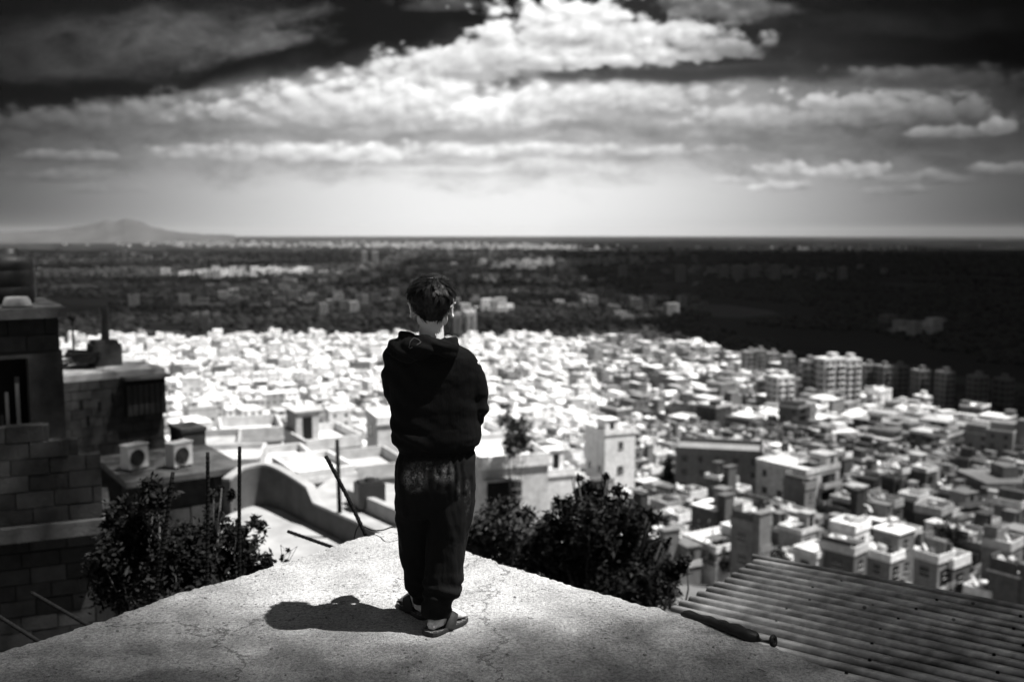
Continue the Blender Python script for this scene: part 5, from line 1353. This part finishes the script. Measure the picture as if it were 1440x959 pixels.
b.inputs['Alpha'].default_value = 1.0; t.put(b.inputs['Alpha'], t.mapr(t.noise(t.vm('MULTIPLY', pos, (.6, 1.6, 0)), 1 / 900.0, 5, .6), .36, .62, .12, .66)); M['thin'] = m
cloud(235, 5400, 560, 8200, 2600, 1.3, 'broad dark cloud high over the right of the plain')
cloud(190, 1700, 400, 1750, 1700, 4.1, 'small cloud high over the tower blocks on the right', 60)

cloud(-3600, 330, 1290, 3150, 2600, 7.7, 'long thin cloud over the orchards behind the town', mat='thin')
cloud(-5600, -700, 3900, 8300, 2700, 9.2, 'broad thin cloud over the far left of the plain', mat='thin')
cloud(-500, 1000, 1900, 8300, 2500, 3.3, 'ragged thin cloud over the middle of the plain', mat='thin')
cloud(500, 11000, 7900, 19500, 5400, 5.5, 'high thin cloud over the far right of the plain', mat='thin')
cloud(10, 420, 95, 215, 1500, 6.1, 'unseen veil of cloud added to dim the nearest right side of the town', 30, 'veil')
cloud(56, 420, 200, 440, 1500, 2.2, 'unseen veil of cloud added to dim the town right below the towers', 30, 'veil')

# haze box
hz = MB(); hz.solid((0, 0, 45.0), (93000, 93000, 2 * 190.0)); m = bpy.data.materials.new('haze'); m.use_nodes = True; nt = m.node_tree; nt.nodes.clear()
out = nt.nodes.new('ShaderNodeOutputMaterial'); pv = nt.nodes.new('ShaderNodeVolumePrincipled'); pv.inputs['Color'].default_value = (.9, .9, .9, 1); pv.inputs['Density'].default_value = 0.7e-5; pv.inputs['Anisotropy'].default_value = 0.0
nt.links.new(pv.outputs[0], out.inputs['Volume']); o = hz.obj('haze', [m]); tag(o, 'thin haze over the plain', 'haze', kind='stuff')

# ------------------------------------------------------------------ sky
wd = bpy.data.worlds.new('World'); SC.world = wd; wd.use_nodes = True; t = NT(wd.node_tree)
sky = t.n('ShaderNodeTexSky'); sky.sky_type = 'NISHITA'; sky.sun_disc = False; sky.sun_elevation = SUN_EL; sky.sun_rotation = SUN_AZ; sky.air_density = 1.0; sky.dust_density = .6; sky.ozone_density = 2.0
sc = t.n('ShaderNodeSeparateColor'); t.t.links.new(sky.outputs[0], sc.inputs[0])
red = sc.outputs[0]                                   # a red-filtered, monochrome sky
gen = t.n('ShaderNodeTexCoord').outputs['Generated']; X, Y, Z = t.sep(gen)
yc = t.math('MAXIMUM', Y, 0.15)
U = t.math('MULTIPLY_ADD', t.math('DIVIDE', X, yc), 14.3, 7.2); Vv = t.math('SUBTRACT', 3.28, t.math('MULTIPLY', t.math('DIVIDE', Z, yc), 14.6))
Q = t.comb(U, Vv, 0.0)
# large-scale warp, then fractal detail stretched along the horizon
wn = t.n('ShaderNodeTexNoise'); t.put(wn.inputs['Vector'], t.vm('MULTIPLY', Q, (.55, 1.1, 1))); wn.inputs['Scale'].default_value = 1.0; wn.inputs['Detail'].default_value = 3
warp = t.vm('MULTIPLY', t.vm('SUBTRACT', wn.outputs['Color'], (.5, .5, .5)), (1.1, .45, 0))
QW = t.vm('ADD', Q, warp)
n1 = t.noise(t.vm('MULTIPLY', QW, (1.0, 2.1, 1)), 1.0, 9, .58)
n2 = t.noise(t.vm('MULTIPLY', QW, (2.3, 4.6, 1)), 1.0, 8, .6)
n3 = t.noise(t.vm('MULTIPLY', t.vm('ADD', QW, (-.10, .16, 4.0)), (2.3, 3.4, 1)), 1.0, 8, .6)
puff = t.noise(t.vm('MULTIPLY', Q, (3.2, 4.2, 1)), 1.0, 9, .6, .6)
n1c = t.math('SUBTRACT', n1, .5); n2c = t.math('SUBTRACT', n2, .5); pc = t.math('SUBTRACT', puff, .5)
def billow(off):
    P = t.vm('ADD', t.vm('ADD', Q, t.vm('MULTIPLY', warp, (.35, .5, 0))), off)
    a = t.voro(t.vm('MULTIPLY', P, (2.2, 3.4, 1)), 1.0); b = t.voro(t.vm('MULTIPLY', P, (5.2, 7.6, 1)), 1.0); c = t.noise(t.vm('MULTIPLY', P, (4, 6, 1)), 1.0, 7, .62)
    return t.math('MULTIPLY_ADD', a, .55, t.math('MULTIPLY_ADD', b, .30, t.math('MULTIPLY', c, .55)))       # small where a lump bulges
bl0 = billow((0, 0, 0)); bl1 = billow((.07, -.10, 0)); emb = t.math('SUBTRACT', bl1, bl0)                      # relief lit from the upper right
blc = t.math('SUBTRACT', bl0, .74)
soft1 = t.noise(t.vm('MULTIPLY', t.vm('ADD', QW, (.22, -.20, 0)), (1.0, 2.1, 1)), 1.0, 6, .55); embw = t.math('SUBTRACT', n1, soft1)
n1m = t.math('MULTIPLY_ADD', pc, .25, t.math('MULTIPLY', n1c, .9))
def layer(L, cx, cy, rx, ry, lum, op=1.0, soft=.5, amp=1.2, nz=None, tex=.6, tilt=0.0, puffy=False, base=.45, shade=.5):
    c = t.vm('SUBTRACT', QW if not puffy else Q, (cx / 100, cy / 100, 0)); x, y, z = t.sep(c)
    if tilt: y = t.math('MULTIPLY_ADD', x, -tilt, y)
    if puffy:          # bulging tops, flatter base
        y2 = t.math('MAXIMUM', t.math('MULTIPLY', y, 1 / base), t.math('MULTIPLY', y, 1.0)) ; c = t.comb(x, y2, 0)
    elif tilt: c = t.comb(x, y, 0)
    d = t.vm('LENGTH', t.vm('MULTIPLY', c, (100 / rx, 100 / ry, 0)))
    d = t.math('MULTIPLY_ADD', blc if puffy else n1m, amp * (1.5 if puffy else 2), d)
    mk = t.mapr(d, 1 - soft, 1 + soft * .6, op, 0.0)
    lm = t.math('MULTIPLY_ADD', emb if puffy else n2c, lum * tex * (1.5 if puffy else 1.0), lum)
    if puffy: lm = t.math('MULTIPLY', lm, t.mapr(y, -ry / 100 * .6, ry / 100 * base, 1.12, 1.12 - shade, 'LINEAR'))
    else: lm = t.math('MULTIPLY_ADD', embw, lum * tex * 1.8, lm)
    return t.mix(mk, L, t.math('MAXIMUM', lm, .004))
# clear sky between the clouds: Nishita red, darkening upwards, with the bright haze near the horizon
vert = t.mapr(Vv, .9, 2.7, 0.0, 1.0)
L = t.math('ADD', t.math('MULTIPLY', t.math('MULTIPLY', red, .10), .12), t.math('MULTIPLY', vert, .82))
layers = [
 # thin grey sheet behind everything
 dict(cx=640, cy=178, rx=860, ry=74, lum=.50, soft=.6, amp=.8, tex=.6),
 dict(cx=1120, cy=160, rx=420, ry=70, lum=.44, soft=.6, amp=.8, tex=.6),
 # dark clear sky above, left, middle and right
 dict(cx=220, cy=84, rx=560, ry=56, lum=.010, op=.97, soft=.4, amp=.8, tilt=-.20, tex=.2),
 dict(cx=560, cy=18, rx=270, ry=52, lum=.007, op=.98, soft=.4, amp=.8, tilt=-.12, tex=.2),
 dict(cx=1330, cy=44, rx=320, ry=60, lum=.004, op=.99, soft=.5, amp=.4, tex=.2),
 # grey cloud top left
 dict(cx=170, cy=55, rx=250, ry=42, lum=.19, op=.92, soft=.55, amp=1.2, tilt=-.08, tex=1.6),
 dict(cx=70, cy=86, rx=170, ry=26, lum=.17, op=.85, soft=.7, amp=1.0, tex=1.2),
 dict(cx=365, cy=66, rx=60, ry=16, lum=.20, op=.85, soft=.6, amp=.9, tilt=-.22, puffy=True, base=.6, shade=.3),
 dict(cx=1240, cy=30, rx=200, ry=22, lum=.05, op=.8, soft=.6, amp=1.2, tex=1.4), dict(cx=620, cy=8, rx=60, ry=14, lum=.10, op=.7, soft=.6, amp=1.2, puffy=True),
 # banks from the back (high) to the front (low)
 dict(cx=470, cy=116, rx=150, ry=22, lum=.45, op=.9, soft=.4, amp=1.2, tilt=-.20, puffy=True, base=.7),
 dict(cx=650, cy=96, rx=150, ry=40, lum=.80, op=.95, soft=.3, amp=.9, tilt=-.10, puffy=True, base=.8),
 dict(cx=330, cy=140, rx=170, ry=22, lum=.42, op=.85, soft=.5, amp=1.2, tilt=-.08, puffy=True, base=.8),
 dict(cx=180, cy=164, rx=260, ry=24, lum=.60, op=.9, soft=.5, amp=1.1, puffy=True, base=.8, shade=.55),
 dict(cx=460, cy=150, rx=170, ry=34, lum=.95, op=.95, soft=.35, amp=1.0, tilt=-.06, puffy=True, base=.9, shade=.75),
 dict(cx=640, cy=150, rx=170, ry=40, lum=.86, op=.9, soft=.4, amp=.9, puffy=True, base=.8, shade=.6),
 dict(cx=720, cy=160, rx=110, ry=34, lum=.98, op=.95, soft=.4, amp=.8, puffy=True, base=.8, shade=.6),
 dict(cx=870, cy=140, rx=150, ry=30, lum=.80, op=.9, soft=.4, amp=1.0, puffy=True, base=.9, shade=.7),
 dict(cx=1060, cy=170, rx=110, ry=32, lum=.82, op=.9, soft=.4, amp=1.0, puffy=True, base=.8, shade=.7),
 dict(cx=1260, cy=156, rx=170, ry=32, lum=1.05, op=.92, soft=.3, amp=1.2, puffy=True, base=.8, shade=.85),
 dict(cx=1340, cy=186, rx=70, ry=13, lum=1.2, op=.9, soft=.4, amp=1.1, puffy=True),
 dict(cx=1404, cy=180, rx=26, ry=17, lum=1.7, op=.95, soft=.35, amp=.9, puffy=True),
 # grey bases and gaps between the banks
 dict(cx=560, cy=188, rx=330, ry=9, lum=.36, op=.8, soft=.8, amp=.6),
 dict(cx=230, cy=192, rx=190, ry=14, lum=.40, op=.8, soft=.8, amp=.8),
 dict(cx=880, cy=184, rx=230, ry=10, lum=.34, op=.75, soft=.8, amp=.6),
 dict(cx=1010, cy=206, rx=190, ry=9, lum=.40, op=.6, soft=.8, amp=.6),
 # bright low streaks
 dict(cx=430, cy=214, rx=260, ry=16, lum=1.0, op=.9, soft=.5, amp=.9, puffy=True, base=.7, shade=.5),
 dict(cx=110, cy=218, rx=80, ry=16, lum=1.0, op=.85, soft=.35, amp=1.1, puffy=True, shade=.7),
 dict(cx=760, cy=208, rx=260, ry=10, lum=.86, op=.7, soft=.7, amp=.7, puffy=True, base=.8, shade=.3),
 dict(cx=700, cy=232, rx=220, ry=7, lum=.96, op=.5, soft=.8, amp=.6),
 # sunlit cumulus top centre
 dict(cx=700, cy=72, rx=80, ry=34, lum=.82, op=.95, soft=.3, amp=1.0, puffy=True, base=.7),
 dict(cx=850, cy=70, rx=210, ry=70, lum=.84, op=.97, soft=.2, amp=.85, puffy=True, base=.32, shade=.45, tex=.8),
 dict(cx=800, cy=44, rx=80, ry=44, lum=.92, op=.9, soft=.3, amp=.9, puffy=True, shade=.5, tex=.8),
 dict(cx=960, cy=74, rx=90, ry=30, lum=.88, op=.9, soft=.3, amp=1.0, puffy=True, base=.4, shade=.4, tex=.8),
 dict(cx=850, cy=84, rx=100, ry=9, lum=.95, op=.7, soft=.6, amp=.5, puffy=True),
 dict(cx=1010, cy=10, rx=110, ry=26, lum=.24, op=.9, soft=.5, amp=1.1, puffy=True, base=.8),
 # long dark band right of centre
 dict(cx=960, cy=102, rx=280, ry=12, lum=.07, op=.95, soft=.7, amp=.45, tex=.4),
 dict(cx=1150, cy=72, rx=180, ry=34, lum=.045, op=.92, soft=.8, amp=.5, tex=.5),
 dict(cx=1310, cy=108, rx=140, ry=18, lum=.36, op=.85, soft=.5, amp=1.2, puffy=True, base=.8),
 # little clouds low down
 dict(cx=1112, cy=238, rx=34, ry=15, lum=1.15, op=.8, soft=.4, amp=1.0, puffy=True), dict(cx=1204, cy=243, rx=52, ry=20, lum=1.35, op=.75, soft=.35, amp=1.0, puffy=True),
 dict(cx=1112, cy=263, rx=48, ry=10, lum=1.15, op=.75, soft=.4, amp=.9, puffy=True), dict(cx=1040, cy=254, rx=46, ry=9, lum=1.0, op=.6, soft=.5, amp=.9, puffy=True),
 dict(cx=1310, cy=252, rx=96, ry=14, lum=1.1, op=.7, soft=.4, amp=1.2, puffy=True), dict(cx=1260, cy=268, rx=60, ry=10, lum=1.0, op=.6, soft=.5, amp=1.1, puffy=True), dict(cx=1425, cy=238, rx=60, ry=11, lum=1.6, op=.8, soft=.5, amp=1.1, puffy=True),
 dict(cx=80, cy=250, rx=80, ry=12, lum=.9, op=.6, soft=.5, amp=1.1, puffy=True), dict(cx=135, cy=267, rx=50, ry=12, lum=.9, op=.5, soft=.5, amp=1.1, puffy=True),
]
for l in layers: L = layer(L, **l)
# the light breaks through ahead: clouds and haze are brightest about due +Y and fall off to both sides
g = t.math('POWER', 2.718, t.math('MULTIPLY', t.math('POWER', t.math('ABSOLUTE', t.math('DIVIDE', t.math('SUBTRACT', U, 7.0), 4.7)), 2.2), -1.0))
g = t.math('MULTIPLY_ADD', g, .93, .05)
L = t.math('MULTIPLY', L, g)
# thin overcast overhead and behind
up = t.mapr(Z, .30, .7, 0.0, .13); L = t.math('ADD', L, up); L = t.math('ADD', L, t.mapr(Y, -.1, -.6, 0.0, .06))
L = t.math('MAXIMUM', L, 0.0)
bg = t.n('ShaderNodeBackground'); t.put(bg.inputs['Color'], t.grey(t.math('MULTIPLY', L, 10.0))); bg.inputs['Strength'].default_value = 0.054
wo = t.n('ShaderNodeOutputWorld'); t.t.links.new(bg.outputs[0], wo.inputs[0])
try: wd.cycles.sampling_method = 'MANUAL'; wd.cycles.sample_map_resolution = 512
except Exception: pass

# ------------------------------------------------------------------ camera and render settings
cam = bpy.data.cameras.new('camera'); co = bpy.data.objects.new('camera', cam); C.objects.link(co); SC.camera = co
co.location = (0, 0, H0); co.rotation_euler = (math.pi / 2 - PITCH, 0, 0)
cam.sensor_width = 36; cam.lens = 35.0; cam.clip_start = .05; cam.clip_end = 200000
cam.dof.use_dof = True; cam.dof.focus_distance = 4.2; cam.dof.aperture_fstop = 1.9
vs = SC.view_settings; vs.view_transform = 'Standard'; vs.look = 'None'; vs.gamma = 1; vs.use_curve_mapping = False; vs.exposure = 1.0
SC.cycles.use_denoising = True; SC.cycles.max_bounces = 5; SC.cycles.diffuse_bounces = 1; SC.cycles.glossy_bounces = 2; SC.cycles.volume_bounces = 0; SC.cycles.caustics_reflective = False; SC.cycles.caustics_refractive = False
SC.cycles.use_adaptive_sampling = True
# added unseen tree: thin crown shaped to darken the near roof and metal sheet
def shade_tree():
    r3 = random.Random(14); k = 25.0; off = sd * k; mb = MB(); pts = []
    base = Vector((14.5, -5.5, -9)); root = empty('added_shade_tree', base); tag(root, 'unseen tree added right of the concrete roof to shade its near edge', 'tree')
    # thin crown whose shade lies on the near roof edge and thins out towards the boy
    n = 0
    while n < 74000:
        x, y = r3.uniform(-3.4, 5.5), r3.uniform(2.4, 6.8)
        if y > 5.2 and x < 1.6: continue
        if x > .9 and y > 4.2 and r3.random() > min(1, max(.0, (project((x, y, -.7))[0] - 1060) / 320)): continue
        dens = 1 - min(1, max(0, (math.hypot((x + .35) / 1.6, (y - 4.85) / 1.0) - .6) / .9)) ; dens = 1 - dens
        if r3.random() > dens: continue
        n += 1; p = Vector((x, y, 0)) + sd * (k + r3.gauss(0, 2.2)); pts.append(p)
        a = Vector((r3.gauss(0, 1), r3.gauss(0, 1), r3.gauss(0, 1))).normalized(); b = a.orthogonal().normalized(); b = Matrix.Rotation(r3.random() * 6.28, 3, a) @ b; s = .036 * r3.uniform(.6, 1.4)
        q = p - base; mb.add([q - a * s * 1.4, q - b * s * .5, q + a * s * 1.4, q + b * s * .5], [(0, 1, 2, 3)], 0)
    mb.obj('crown', [M['leaf']], root)
    tr = MB(); c = sum(pts, Vector()) / len(pts) - base
    tr.tube([(0, 0, 0), (.2, .3, 8), (.1, .9, 16), c * .8, c], [.4, .32, .22, .14, .06], 10)
    for i in range(14):
        q = pts[r3.randrange(len(pts))] - base; tr.tube([c * r3.uniform(.55, .95), c.lerp(q, .5) + Vector((0, 0, .3)), q], [.04, .018, .006], 5)
    tr.obj('trunk', [M['bark']], root, True)
shade_tree()

def wide_shade_tree():  # added out of view, its crown placed to darken the houses at left
    r3 = random.Random(15); k = 26.0; mb = MB(); pts = []
    base = Vector((21, 9, -16)); root = empty('added_shade_tree', base); tag(root, 'unseen broad tree added on the right slope to shade the left houses', 'tree')
    n = 0
    while n < 23000:
        if r3.random() < .95: p0 = Vector((r3.gauss(-6.6, 1.3), r3.uniform(8.2, 23), -2.5)); p0.x -= (p0.y - 11) * .16
        else: p0 = Vector((r3.gauss(1.0, .9), r3.gauss(10.8, .9), -2))
        if p0.x > -3.6 - (p0.y - 11) * .12 and p0.x < -1.2: continue
        n += 1; p = p0 + sd * (k + r3.gauss(0, 1.8)); pts.append(p)
        a = Vector((r3.gauss(0, 1), r3.gauss(0, 1), r3.gauss(0, 1))).normalized(); b = a.orthogonal().normalized(); b = Matrix.Rotation(r3.random() * 6.28, 3, a) @ b; s = .066 * r3.uniform(.6, 1.4)
        q = p - base; mb.add([q - a * s * 1.4, q - b * s * .5, q + a * s * 1.4, q + b * s * .5], [(0, 1, 2, 3)], 0)
    mb.obj('crown', [M['leaf']], root)
    tr = MB(); c = sum(pts, Vector()) / len(pts) - base
    tr.tube([(0, 0, 0), (-1, .3, 12), (-3, .9, 24), c * .9, c], [.7, .55, .4, .25, .1], 10)
    for i in range(18):
        q = pts[r3.randrange(len(pts))] - base; tr.tube([c * r3.uniform(.7, .95), c.lerp(q, .5) + Vector((0, 0, .3)), q], [.1, .05, .01], 5)
    tr.obj('trunk', [M['bark']], root, True)
wide_shade_tree()
